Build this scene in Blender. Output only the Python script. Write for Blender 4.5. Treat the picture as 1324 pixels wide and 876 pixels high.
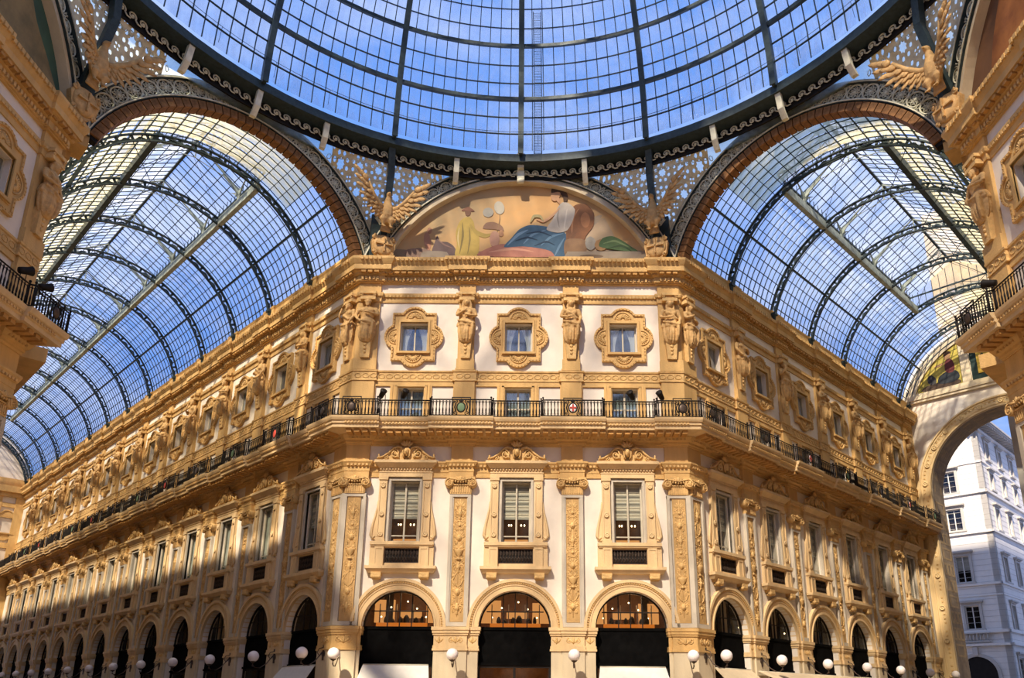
import bpy, bmesh, math, random
from mathutils import Vector, Matrix
from mathutils.geometry import tessellate_polygon
PI = math.pi; S2 = math.sqrt(2)
for o in list(bpy.data.objects): bpy.data.objects.remove(o)
scn = bpy.context.scene
COL = scn.collection
# ---------------------------------------------------------------- camera
W_, H_ = 1324.0, 876.0
CAMP = Vector((0.7759, -16.3351, 1.7))
yaw, pitch, roll, foc, ppx, ppy = -0.0012, 0.2952, 0.0069, 1008.1439, 690.6495, 599.7533
fw = Vector((math.sin(yaw)*math.cos(pitch), math.cos(yaw)*math.cos(pitch), math.sin(pitch)))
rt0 = Vector((math.cos(yaw), -math.sin(yaw), 0)); up0 = rt0.cross(fw)
rt = rt0*math.cos(roll) + up0*math.sin(roll); up = up0*math.cos(roll) - rt0*math.sin(roll)
cd = bpy.data.cameras.new('camera'); cam = bpy.data.objects.new('camera', cd); COL.objects.link(cam)
cam.matrix_world = Matrix(((rt.x, up.x, -fw.x, CAMP.x), (rt.y, up.y, -fw.y, CAMP.y), (rt.z, up.z, -fw.z, CAMP.z), (0, 0, 0, 1)))
cd.sensor_width = 36; cd.lens = foc/W_*36
cd.shift_x = (W_/2-ppx)/W_; cd.shift_y = (ppy-H_/2)/W_
cd.clip_end = 600
scn.camera = cam
# ---------------------------------------------------------------- world, sun, exposure
wd = bpy.data.worlds.new('sky'); scn.world = wd; wd.use_nodes = True
nt = wd.node_tree; nt.nodes.clear()
def nn(t, k, **kw):
    n = t.nodes.new(k)
    for a_, b_ in kw.items():
        if a_ in n.inputs: n.inputs[a_].default_value = b_
        else: setattr(n, a_, b_)
    return n
tc = nn(nt, 'ShaderNodeTexCoord'); mp = nn(nt, 'ShaderNodeMapping'); mp.inputs['Scale'].default_value = (2.2, 2.2, 4.5)
nz = nn(nt, 'ShaderNodeTexNoise', Scale=1.6, Detail=6.0, Roughness=0.6)
cr = nn(nt, 'ShaderNodeValToRGB'); e = cr.color_ramp.elements
e[0].position = 0.40; e[0].color = (0.17, 0.36, 0.88, 1); e[1].position = 0.68; e[1].color = (0.62, 0.72, 1.0, 1)
bg = nn(nt, 'ShaderNodeBackground', Strength=1.15); wo = nn(nt, 'ShaderNodeOutputWorld')
nt.links.new(tc.outputs['Generated'], mp.inputs[0]); nt.links.new(mp.outputs[0], nz.inputs['Vector'])
nt.links.new(nz.outputs[0], cr.inputs[0]); nt.links.new(cr.outputs[0], bg.inputs[0]); nt.links.new(bg.outputs[0], wo.inputs[0])
sd = bpy.data.lights.new('sun', 'SUN'); sd.energy = 9.6; sd.color = (1.0, 0.84, 0.64); sd.angle = 0.03
sun = bpy.data.objects.new('sun', sd); COL.objects.link(sun)
sun.rotation_euler = Vector((0.27, 0.66, -0.70)).to_track_quat('-Z', 'Y').to_euler()
scn.view_settings.view_transform = 'Standard'; scn.view_settings.look = 'None'
scn.view_settings.exposure = 0.0; scn.view_settings.gamma = 1.0; scn.view_settings.use_curve_mapping = False
# ---------------------------------------------------------------- materials
def mat(name, base, rough=0.7, metal=0.0, var=0.12, scale=3.0, bump=0.0, bscale=20.0, base2=None, spec=0.3, streak=False):
    m = bpy.data.materials.new(name); m.use_nodes = True; t = m.node_tree
    b = t.nodes['Principled BSDF']; b.inputs['Roughness'].default_value = rough; b.inputs['Metallic'].default_value = metal
    b.inputs['Specular IOR Level'].default_value = spec
    tc = nn(t, 'ShaderNodeTexCoord'); src = tc.outputs['Object']
    if streak:
        mp = nn(t, 'ShaderNodeMapping'); mp.inputs['Scale'].default_value = (1, 1, 0.15); t.links.new(src, mp.inputs[0]); src = mp.outputs[0]
    n = nn(t, 'ShaderNodeTexNoise', Scale=scale, Detail=5.0, Roughness=0.6); t.links.new(src, n.inputs['Vector'])
    r = nn(t, 'ShaderNodeValToRGB'); e = r.color_ramp.elements
    c2 = base2 or [c*(1-var) for c in base]; c1 = base if base2 else [min(1, c*(1+var)) for c in base]
    e[0].position = 0.35; e[0].color = (*c2, 1); e[1].position = 0.65; e[1].color = (*c1, 1)
    t.links.new(n.outputs[0], r.inputs[0]); t.links.new(r.outputs[0], b.inputs['Base Color'])
    if bump:
        n2 = nn(t, 'ShaderNodeTexNoise', Scale=bscale, Detail=4.0); t.links.new(tc.outputs['Object'], n2.inputs['Vector'])
        bp = nn(t, 'ShaderNodeBump', Strength=bump, Distance=0.05); t.links.new(n2.outputs[0], bp.inputs['Height']); t.links.new(bp.outputs[0], b.inputs['Normal'])
    return m
M = {}
M['ochre'] = mat('ochre_stone', (0.61, 0.385, 0.145), var=0.13, scale=1.7, bump=0.25, bscale=14, streak=True)
M['ochre2'] = mat('ochre_carving', (0.63, 0.405, 0.16), var=0.16, scale=4, bump=0.3, bscale=22)
M['ochre3'] = mat('ochre_shaded_cornice', (0.50, 0.27, 0.08), var=0.15, scale=3, bump=0.3, bscale=25)  # darker ochre with the shade under cornice and balcony put into the colour
M['statue'] = mat('statue_stone', (0.55, 0.34, 0.135), var=0.2, scale=5, bump=0.35, bscale=18)
M['cream'] = mat('cream_plaster', (0.76, 0.68, 0.57), var=0.05, scale=1.2, bump=0.05)
M['pale'] = mat('pale_stone', (0.62, 0.52, 0.35), var=0.09, scale=1.5, bump=0.12, streak=True)
M['grey'] = mat('grey_stone_edge', (0.52, 0.46, 0.36), var=0.08, scale=2, bump=0.1)
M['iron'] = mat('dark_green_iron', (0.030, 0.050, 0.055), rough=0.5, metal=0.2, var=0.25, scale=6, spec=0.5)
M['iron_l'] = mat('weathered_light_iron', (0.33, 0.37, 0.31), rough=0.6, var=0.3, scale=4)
M['black'] = mat('black_iron', (0.014, 0.011, 0.009), rough=0.6, var=0.2, spec=0.2)
M['gold'] = mat('pale_gold_stone', (0.67, 0.48, 0.25), var=0.1, scale=1.7, bump=0.2, bscale=14, streak=True)
M['olive'] = mat('olive_iron', (0.10, 0.095, 0.065), rough=0.7, var=0.3, scale=5)
M['bronze'] = mat('bronzed_iron', (0.085, 0.06, 0.045), rough=0.45, metal=0.5, var=0.3, scale=8)
M['latt'] = mat('cream_cast_iron', (0.68, 0.66, 0.50), rough=0.6, var=0.18, scale=3)
M['brick'] = mat('brown_soffit', (0.24, 0.115, 0.04), rough=0.7, var=0.35, scale=5)
M['red'] = mat('red_enamel', (0.45, 0.06, 0.04), var=0.1)
M['whitep'] = mat('white_paint', (0.75, 0.73, 0.70), var=0.04)
M['green'] = mat('green_enamel', (0.14, 0.22, 0.12), var=0.1)
M['fascia'] = mat('black_shop_fascia', (0.004, 0.004, 0.004), rough=0.9, var=0.3, spec=0.03)
M['frame'] = mat('window_frame_paint', (0.50, 0.45, 0.34), rough=0.5, var=0.08)
M['curtain'] = mat('pale_curtain', (0.50, 0.55, 0.50), rough=0.8, var=0.15, scale=6, streak=True)
M['awning'] = mat('white_awning', (0.66, 0.64, 0.58), rough=0.8, var=0.05)
M['awning2'] = mat('sand_awning', (0.62, 0.50, 0.33), rough=0.8, var=0.06)
M['dark'] = mat('dark_interior', (0.03, 0.018, 0.01), rough=0.8, var=0.5, scale=1.5)
M['orange'] = mat('orange_counter', (0.75, 0.20, 0.03), rough=0.5, var=0.1)
M['wood'] = mat('warm_wood', (0.17, 0.07, 0.022), rough=0.5, var=0.25, scale=5)
M['floorm'] = mat('mosaic_floor', (0.34, 0.25, 0.17), rough=0.35, var=0.2, scale=0.8)
M['bldg'] = mat('white_limestone', (0.74, 0.72, 0.70), var=0.06, scale=0.6, bump=0.05)
M['bldg2'] = mat('grey_limestone', (0.48, 0.46, 0.44), var=0.08, scale=0.6)
M['yell'] = mat('yellow_render', (0.55, 0.42, 0.24), var=0.15, scale=0.7)
M['arcade'] = mat('arch_stone', (0.70, 0.52, 0.27), var=0.1, scale=1.0, bump=0.15, streak=True)
M['dark_stone'] = mat('dark_coffer_stone', (0.26, 0.20, 0.13), var=0.2, scale=2)  # dark brown tone for the arch lining and lunette backing
def emis(name, col, st):
    m = bpy.data.materials.new(name); m.use_nodes = True; t = m.node_tree; t.nodes.clear()
    e = nn(t, 'ShaderNodeEmission', Strength=st); e.inputs[0].default_value = (*col, 1); o = nn(t, 'ShaderNodeOutputMaterial'); t.links.new(e.outputs[0], o.inputs[0]); return m
M['bulb'] = emis('lit_bulb', (1, 0.75, 0.4), 9.0)
M['lamplit'] = emis('glowing_orange_counter', (1.0, 0.26, 0.03), 0.75)  # lamplight on the counter put in as emission
M['warm'] = emis('warm_glow_panel', (1.0, 0.42, 0.12), 0.9)  # emission stands in for lamplight on the interior panels and shelf
def globe_mat():
    m = bpy.data.materials.new('opal_glass'); m.use_nodes = True; b = m.node_tree.nodes['Principled BSDF']
    b.inputs['Base Color'].default_value = (0.86, 0.80, 0.78, 1); b.inputs['Roughness'].default_value = 0.12
    b.inputs['Subsurface Weight'].default_value = 0.3; b.inputs['Subsurface Radius'].default_value = (0.2, 0.2, 0.2)
    return m
M['globe'] = globe_mat()
def glass(name, tint, dust, dcol, lo=0.4, hi=0.65, scale=1.2, gloss=0.04, sz=0.25, trans=True):
    """dusty pane: see-through tint mixed with a scattering dust film laid on by noise"""
    m = bpy.data.materials.new(name); m.use_nodes = True; t = m.node_tree; t.nodes.clear()
    o = nn(t, 'ShaderNodeOutputMaterial'); tr = nn(t, 'ShaderNodeBsdfTransparent'); tr.inputs[0].default_value = (*tint, 1)
    d = nn(t, 'ShaderNodeBsdfTranslucent' if trans else 'ShaderNodeBsdfDiffuse'); d.inputs[0].default_value = (*dcol, 1)
    tc = nn(t, 'ShaderNodeTexCoord'); mp = nn(t, 'ShaderNodeMapping'); mp.inputs['Scale'].default_value = (1, 1, sz)
    n = nn(t, 'ShaderNodeTexNoise', Scale=scale, Detail=5.0, Roughness=0.65); t.links.new(tc.outputs['Object'], mp.inputs[0]); t.links.new(mp.outputs[0], n.inputs['Vector'])
    r = nn(t, 'ShaderNodeMapRange'); r.inputs['From Min'].default_value = lo; r.inputs['From Max'].default_value = hi
    r.inputs['To Min'].default_value = dust[0]; r.inputs['To Max'].default_value = dust[1]
    t.links.new(n.outputs[0], r.inputs[0]); mx = nn(t, 'ShaderNodeMixShader'); t.links.new(r.outputs[0], mx.inputs[0])
    t.links.new(tr.outputs[0], mx.inputs[1]); t.links.new(d.outputs[0], mx.inputs[2])
    g = nn(t, 'ShaderNodeBsdfGlossy', Roughness=0.05); m2 = nn(t, 'ShaderNodeMixShader'); m2.inputs[0].default_value = gloss
    t.links.new(mx.outputs[0], m2.inputs[1]); t.links.new(g.outputs[0], m2.inputs[2]); t.links.new(m2.outputs[0], o.inputs[0])
    return m
M['gdome'] = glass('dome_glass', (0.93, 0.95, 1.0), (0.03, 0.42), (0.75, 0.80, 0.92), scale=2.6)
M['gvault'] = glass('vault_glass', (0.92, 0.95, 1.0), (0.03, 0.50), (0.75, 0.80, 0.88), scale=1.5)
M['gsunglow'] = glass('dusty_sun_glow_glass', (0.85, 0.86, 0.80), (0.35, 0.95), (0.62, 0.57, 0.37), lo=0.38, hi=0.6, scale=1.1)  # dusty panes with the yellow glow of the sun put into the colour
M['glant'] = glass('lantern_glass', (0.93, 0.96, 1.0), (0.10, 0.45), (0.85, 0.88, 0.92), scale=0.6)
M['gpend'] = glass('frosted_pale_glass', (0.85, 0.95, 0.92), (0.3, 0.6), (0.9, 0.95, 0.88), scale=1.5)
M['gwinu'] = glass('attic_window_glass', (0.7, 0.75, 0.75), (0.0, 0.15), (0.5, 0.5, 0.5), gloss=0.28, trans=False)
M['gwin'] = glass('window_glass', (0.75, 0.75, 0.72), (0.0, 0.06), (0.4, 0.4, 0.4), gloss=0.07, trans=False)
# ---------------------------------------------------------------- mesh helpers
class MB:
    def __init__(s): s.v = []; s.f = []; s.sm = []
    def add(s, vs, fs, smooth=False):
        n = len(s.v); s.v.extend(vs); s.f.extend([tuple(i+n for i in f) for f in fs]); s.sm.extend([smooth]*len(fs)); return s
    def box(s, x0, x1, y0, y1, z0, z1):
        return s.add([(x0,y0,z0),(x1,y0,z0),(x1,y1,z0),(x0,y1,z0),(x0,y0,z1),(x1,y0,z1),(x1,y1,z1),(x0,y1,z1)],
                     [(0,3,2,1),(4,5,6,7),(0,1,5,4),(1,2,6,5),(2,3,7,6),(3,0,4,7)])
    def hexa(s, p): return s.add(p, [(0,3,2,1),(4,5,6,7),(0,1,5,4),(1,2,6,5),(2,3,7,6),(3,0,4,7)])
    def plate(s, outer, holes, y0, y1, back=False, smooth=False):
        """xz outline with holes, extruded from y0 (front) to y1"""
        loops = [outer]+list(holes); flat = [p for l in loops for p in l]; n = len(flat)
        tri = tessellate_polygon([[Vector((p[0], p[1], 0)) for p in l] for l in loops])
        vs = [(p[0], y0, p[1]) for p in flat]+[(p[0], y1, p[1]) for p in flat]
        fs = []
        for t in tri:
            a, b, c = t; A, B, C_ = flat[a], flat[b], flat[c]
            if (B[0]-A[0])*(C_[1]-A[1])-(B[1]-A[1])*(C_[0]-A[0]) < 0: b, c = c, b
            fs.append((a, b, c))
            if back: fs.append((a+n, c+n, b+n))
        s.add(vs, fs)
        k = 0
        for li, l in enumerate(loops):
            m = len(l); ar = sum(l[i][0]*l[(i+1)%m][1]-l[(i+1)%m][0]*l[i][1] for i in range(m))
            flip = (ar < 0) != (li > 0)
            q = []
            for i in range(m):
                j = (i+1) % m; f = (k+i, k+i+n, k+j+n, k+j)
                q.append(f[::-1] if flip else f)
            base = len(s.v)-2*n
            s.f.extend([tuple(i+base for i in f) for f in q]); s.sm.extend([smooth]*len(q)); k += m
        return s
    def tube(s, pts, rad, n=6, cap=True, smooth=True):
        pts = [Vector(p) for p in pts]; m = len(pts)
        if not hasattr(rad, '__len__'): rad = [rad]*m
        t0 = (pts[1]-pts[0]).normalized(); ref = Vector((0,1,0)) if abs(t0.y) < .9 else Vector((1,0,0))
        vs = []
        for i, p in enumerate(pts):
            t = (pts[min(i+1, m-1)]-pts[max(i-1, 0)])
            if t.length < 1e-9: t = t0
            t.normalize(); u = ref.cross(t)
            if u.length < 1e-4: u = Vector((1,0,0)).cross(t)
            u.normalize(); w = t.cross(u); ref = w.cross(t)*-1 if False else ref
            for k in range(n):
                a = 2*PI*k/n; q = p+u*(rad[i]*math.cos(a))+w*(rad[i]*math.sin(a)); vs.append(tuple(q))
        fs = []
        for i in range(m-1):
            for k in range(n):
                k2 = (k+1) % n; fs.append((i*n+k, i*n+k2, (i+1)*n+k2, (i+1)*n+k))
        if cap: fs.append(tuple(range(n))[::-1]); fs.append(tuple((m-1)*n+k for k in range(n)))
        return s.add(vs, fs, smooth)
    def ell(s, c, r, nu=8, nv=5, rot=None, smooth=True):
        vs = [(0,0,-1)]
        for j in range(1, nv):
            ph = -PI/2+PI*j/nv
            for i in range(nu): a = 2*PI*i/nu; vs.append((math.cos(ph)*math.cos(a), math.cos(ph)*math.sin(a), math.sin(ph)))
        vs.append((0,0,1)); top = len(vs)-1
        R = rot or Matrix.Identity(3); c = Vector(c)
        vs = [tuple(R @ Vector((v[0]*r[0], v[1]*r[1], v[2]*r[2]))+c) for v in vs]
        fs = [(0, 1+(i+1)%nu, 1+i) for i in range(nu)]
        for j in range(nv-2):
            for i in range(nu): a = 1+j*nu+i; b = 1+j*nu+(i+1)%nu; fs.append((a, b, b+nu, a+nu))
        b0 = 1+(nv-2)*nu; fs += [(b0+i, b0+(i+1)%nu, top) for i in range(nu)]
        return s.add(vs, fs, smooth)
    def lathe(s, prof, c=(0,0,0), n=12, sy=1.0, smooth=True, axis='z'):
        vs = []
        for r, z in prof:
            for i in range(n):
                a = 2*PI*i/n; x, y = r*math.cos(a), r*math.sin(a)*sy
                vs.append((c[0]+x, c[1]+y, c[2]+z) if axis == 'z' else (c[0]+x, c[1]+z, c[2]+y))
        fs = []
        for j in range(len(prof)-1):
            for i in range(n): i2 = (i+1) % n; fs.append((j*n+i, j*n+i2, (j+1)*n+i2, (j+1)*n+i))
        fs.append(tuple(range(n))[::-1]); fs.append(tuple((len(prof)-1)*n+i for i in range(n)))
        return s.add(vs, fs, smooth)
    def xf(s, M4, start=0):
        for i in range(start, len(s.v)): s.v[i] = tuple(M4 @ Vector(s.v[i]))
        return s
    def merge(s, o, M4=None):
        vs = [tuple(M4 @ Vector(v)) for v in o.v] if M4 else o.v
        n = len(s.v); s.v.extend(vs); s.f.extend([tuple(i+n for i in f) for f in o.f]); s.sm.extend(o.sm); return s
    def mesh(s, name, m, m2=None):
        me = bpy.data.meshes.new(name); me.from_pydata(s.v, [], s.f); me.materials.append(M[m] if isinstance(m, str) else m)
        me.polygons.foreach_set('use_smooth', s.sm); me.update(); return me
def lnk(name, data, parent=None, loc=(0,0,0), rz=0.0, sc=None):
    o = bpy.data.objects.new(name, data); COL.objects.link(o); o.location = loc; o.rotation_euler = (0,0,rz)
    if sc: o.scale = sc
    if parent: o.parent = parent
    return o
def tag(o, label=None, cat=None, group=None, kind=None):
    if label: o['label'] = label
    if cat: o['category'] = cat
    if group: o['group'] = group
    if kind: o['kind'] = kind
    return o
def arc(cx, cz, r, a0, a1, n): return [(cx+r*math.cos(math.radians(a0+(a1-a0)*i/n)), cz+r*math.sin(math.radians(a0+(a1-a0)*i/n))) for i in range(n+1)]
def rect(x0, x1, z0, z1): return [(x0,z0),(x1,z0),(x1,z1),(x0,z1)]
def spiral(mb, cx, cz, r, turns=1.5, sgn=1, a0=90, th=0.03, y=0.0, n=14, sides=5, dep=1.0):
    pts = []; rad = []
    for i in range(n+1):
        t = i/n; a = math.radians(a0)+sgn*turns*2*PI*t; rr = r*(1-0.85*t); pts.append((cx+rr*math.cos(a), y, cz+rr*math.sin(a))); rad.append(th*(1-0.45*t))
    mb.tube(pts, rad, sides); mb.ell((cx, y, cz), (th*1.2, th*1.2, th*1.2), 6, 4)
def leaf(mb, x, z, L, w, ang, y=0.0, th=0.02):
    R = Matrix.Rotation(-ang, 3, 'Y'); c = Vector((x, y, z))+R @ Vector((L/2, 0, 0)); mb.ell(c, (L/2, th, w/2), 6, 4, R)
# profile swept along a wall; stations carry jogs over the pilasters and mitres at the corners
def sweep(mb, prof, x0, x1, m0=0.0, m1=0.0, jogs=(), jd=0.12, capends=True, lat=1.0):
    st = []; jogs = sorted(jogs); cur = 0.0
    if jogs and jogs[0][0] <= x0: cur = jd; st.append((x0, jd, -m0, True)); jogs = [(None, jogs[0][1])]+jogs[1:]
    else: st.append((x0, 0.0, -m0, True))
    endj = 0.0
    for ja, jb in jogs:
        if ja is not None: st.append((ja, 0.0, -1, False)); st.append((ja, jd, -1, False))
        if jb >= x1: endj = jd
        else: st.append((jb, jd, 1, False)); st.append((jb, 0.0, 1, False))
    st.append((x1, endj, m1, True))
    n = len(prof); vs = []
    for x, j, sg, end in st:
        for o, z in prof: vs.append((x+sg*((o+j) if end else o*lat), -(o+j), z))
    fs = []
    for i in range(len(st)-1):
        for k in range(n): k2 = (k+1) % n; fs.append((i*n+k, i*n+k2, (i+1)*n+k2, (i+1)*n+k))
    if capends: fs.append(tuple(range(n))); fs.append(tuple((len(st)-1)*n+k for k in range(n))[::-1])
    return mb.add(vs, [f[::-1] for f in fs])
def remesh(mb, vox, name, m, smooth_it=2):
    me = mb.mesh('t', m); o = bpy.data.objects.new('t', me); COL.objects.link(o)
    r = o.modifiers.new('r', 'REMESH'); r.mode = 'VOXEL'; r.voxel_size = vox; r.use_smooth_shade = True
    if smooth_it: sm = o.modifiers.new('s', 'SMOOTH'); sm.iterations = smooth_it; sm.factor = 0.5
    dg = bpy.context.evaluated_depsgraph_get(); dg.update()
    out = bpy.data.meshes.new_from_object(o.evaluated_get(dg)); out.name = name
    bpy.data.objects.remove(o)
    if not out.materials: out.materials.append(M[m])
    for p in out.polygons: p.use_smooth = True
    return out
ORD = ['first','second','third','fourth','fifth','sixth','seventh','eighth','ninth','tenth','eleventh','twelfth','thirteenth','fourteenth','fifteenth','sixteenth']
# ---------------------------------------------------------------- the plan
A, SH = 15.667, 7.25
BW = 4.40
WALLS = {
 'center': dict(o=(0, A), rz=0.0, x0=-SH, x1=SH, m0=.414, m1=.414, pil=[-2.357, 2.357], bays=[-4.715, 0, 4.715]),
 'left': dict(o=(-SH, A), rz=-PI/4, x0=-58.5, x1=0.0, m0=0, m1=.414, pil=[-(4.55+BW*k) for k in range(12)], bays=[-(2.55+BW*k) if k else -2.62 for k in range(13)]),
 'right': dict(o=(SH, A), rz=PI/4, x0=0.0, x1=28.0, m0=.414, m1=0, pil=[4.88+BW*k for k in range(6)], bays=[2.72+BW*k for k in range(6)]),
 'west': dict(o=(-15.92, -0.75), rz=PI/2, x0=-SH, x1=SH, m0=.414, m1=.414, pil=[2.357], bays=[4.715]),
 'east': dict(o=(15.92, -0.75), rz=-PI/2, x0=-SH, x1=SH, m0=.414, m1=.414, pil=[-2.357], bays=[-4.715]),
}
PLACE = {'center': 'central facade', 'left': 'left gallery wing', 'right': 'right gallery wing', 'west': 'facade at the left edge of the view', 'east': 'facade at the right edge of the view'}
def wpt(w, x, q=0.0, z=0.0):
    d = WALLS[w]; c, s_ = math.cos(d['rz']), math.sin(d['rz'])
    return (d['o'][0]+c*x+s_*q, d['o'][1]+s_*x-c*q, z)
CPW = 0.92     # corner block half
for w, d in WALLS.items():
    corners = []
    if d['m0']: corners.append((d['x0'], d['x0']+CPW))
    if d['m1']: corners.append((d['x1']-CPW, d['x1']))
    d['corners'] = corners
    d['root'] = tag(lnk('wall_'+w, None, None, (d['o'][0], d['o'][1], 0), d['rz']), None, None, None, 'structure')
    d['root'].empty_display_size = 1
# ---------------------------------------------------------------- wall sheets with openings
AR, AO, SPR = 1.466, 1.92, 4.55
LW = (-.6, .6, 8.02, 10.63); DW = (-.57, .57, 13.1, 14.92); UW = (-.60, .60, 16.66, 18.05)
def bay_sheet(wl, wr, top):
    mb = MB(); arch = [(-AR, 0.02)]+[(AR, 0.02)]+arc(0, SPR, AR, 0, 180, 20)
    mb.plate(rect(-wl, wr, 0, top), [arch, rect(*LW[:2], *LW[2:]), rect(*DW[:2], *DW[2:]), rect(*UW[:2], *UW[2:])], 0, 0.45)
    return mb
sheets = {}
for w, d in WALLS.items():
    xs = sorted(d['bays']); edges = [d['x0'] if w not in ('east',) else -SH]
    for a_, b_ in zip(xs[:-1], xs[1:]): edges.append((a_+b_)/2)
    edges.append(d['x1'])
    if w == 'west': edges[0] = 2.357
    if w == 'east': edges[-1] = -2.357
    if w == 'left': edges[0] = xs[0]-BW/2
    if w == 'right': edges[-1] = d['x1']
    for k, b in enumerate(xs):
        key = (round(b-edges[k], 2), round(edges[k+1]-b, 2), 22.1 if w in ('left', 'right') else 21.12)
        if key not in sheets: sheets[key] = bay_sheet(*key).mesh('wall_panel', 'cream')
        lnk('wall_panel', sheets[key], d['root'], (b, 0, 0))
    if w == 'west': lnk('wall_panel', MB().box(-SH, 2.357, 0, .45, 0, 21.12).mesh('wall_panel', 'cream'), d['root'])
    if w == 'east': lnk('wall_panel', MB().box(-2.357, SH, 0, .45, 0, 21.12).mesh('wall_panel', 'cream'), d['root'])
    if w == 'left': lnk('wall_panel', MB().box(d['x0']-1, edges[0], 0, .45, 0, 22.1).mesh('wall_panel', 'cream'), d['root'])
# ---------------------------------------------------------------- running mouldings
def P(*p): return list(p)
cornice_prof = P((-.02,20.03),(.10,20.03),(.10,20.08),(.17,20.08),(.17,20.33),(.26,20.36),(.30,20.44),(.42,20.47),(.42,20.50),(.50,20.50),(.50,20.74),(.53,20.78),(.60,20.90),(.64,20.98),(.64,21.10),(-.02,21.14))
attic_prof = P((-.02,21.1),(.30,21.1),(.30,21.35),(.24,21.42),(.16,21.5),(.16,21.85),(.20,21.92),(.20,22.02),(.04,22.14),(-.02,22.14))
astrag_prof = P((-.02,19.08),(.05,19.08),(.06,19.16),(.06,19.30),(.12,19.34),(.15,19.44),(.15,19.50),(-.02,19.52))
frieze_prof = P((-.02,15.20),(.10,15.20),(.10,15.24),(.07,15.27),(.07,15.60),(.11,15.63),(.12,15.70),(-.02,15.72))
slab_prof = P((-.02,12.56),(.55,12.62),(.95,12.66),(1.02,12.66),(1.02,12.80),(1.08,12.83),(1.08,12.93),(1.14,12.96),(1.18,13.04),(1.20,13.13),(-.02,13.14))
lowcor_prof = P((-.02,12.20),(.06,12.20),(.08,12.27),(.14,12.29),(.14,12.38),(.24,12.42),(.30,12.50),(.36,12.58),(-.02,12.64))
archi_prof = P((-.02,10.80),(.05,10.80),(.05,11.0),(.07,11.02),(.07,11.2),(.10,11.23),(.16,11.34),(.20,11.40),(.20,11.47),(-.02,11.50))
doorz_prof = P((-.02,13.1),(.04,13.1),(.04,15.22),(-.02,15.22))
for w, d in WALLS.items():
    x0, x1, m0, m1 = d['x0'], d['x1'], d['m0'], d['m1']
    def J(h): return [(a_, b_) for a_, b_ in d['corners']]+[(p-h, p+h) for p in d['pil']]
    for nm, prof, h, jd, mt in (('cornice', cornice_prof, .38, .12, 'ochre'), ('attic', attic_prof, .42, .08, 'ochre'), ('astragal', astrag_prof, .36, .12, 'ochre'), ('frieze_band', frieze_prof, .45, .10, 'ochre2'),
                            ('balcony_slab', slab_prof, 1.28, .14, 'gold'), ('lower_cornice', lowcor_prof, .47, .14, 'ochre'), ('architrave', archi_prof, .47, .16, 'ochre')):
        if nm == 'attic' and w in ('center', 'west', 'east'): continue
        jj = J(h)
        if nm == 'balcony_slab': jj = [(a_-(.45 if a_ > x0 else 0), b_+(.45 if b_ < x1 else 0)) for a_, b_ in d['corners']]+[(p-h, p+h) for p in d['pil']]
        d.setdefault('jogs', {})[nm] = jj
        lnk(nm, sweep(MB(), prof, x0, x1, m0, m1, jj, jd, True, .08 if nm == 'balcony_slab' else 1.0).mesh(nm, mt), d['root'])
    # dentils, egg courses, coffers: too small to pick apart, joined per course
    def course(step, wd_, z0, z1, q0, q1, jj, jd, name, mt, ext=0.0):
        mb = MB(); n = int((x1-x0)/step)
        for i in range(n):
            x = x0+(i+.5)*(x1-x0)/n; j = jd if any(a_ <= x <= b_ for a_, b_ in jj) else 0
            mb.box(x-wd_/2, x+wd_/2, -(q1+j), -(q0+j), z0, z1)
        tag(lnk(name, mb.mesh(name, mt), d['root']), kind='stuff')
    far = w == 'left'
    course(.2 if far else .17, .10, 20.12, 20.27, .16, .25, J(.56), .12, 'dentil_course', 'ochre2')
    course(.24 if far else .20, .12, 20.90, 21.06, .60, .68, J(1.0), .12, 'egg_course', 'ochre')
    course(.16, .09, 19.32, 19.42, .10, .15, J(.48), .12, 'bead_course', 'ochre2')
    course(.16, .09, 11.24, 11.33, .10, .18, J(.60), .16, 'bead_course', 'ochre2')
    course(.16, .09, 12.42, 12.51, .22, .30, J(.72), .14, 'dentil_course', 'ochre2')
    course(.14, .08, 12.84, 12.92, 1.06, 1.12, d['jogs']['balcony_slab'], .14, 'bead_course', 'ochre2')
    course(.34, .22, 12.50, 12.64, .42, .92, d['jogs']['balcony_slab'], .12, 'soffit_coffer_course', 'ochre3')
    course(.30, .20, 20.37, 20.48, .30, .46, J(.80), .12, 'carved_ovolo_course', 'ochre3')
    # guilloche on the frieze band
    mb = MB(); n = int((x1-x0)/.34)
    for i in range(n):
        x = x0+(i+.5)*(x1-x0)/n; j = .10 if any(a_ <= x <= b_ for a_, b_ in J(.45)) else 0
        y = -(.075+j); mb.tube([(x+.14*math.cos(t*PI/4), y, 15.43+.11*math.sin(t*PI/4)) for t in range(9)], .022, 3, False)
    tag(lnk('guilloche', mb.mesh('guilloche', 'ochre'), d['root']), kind='stuff')
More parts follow.
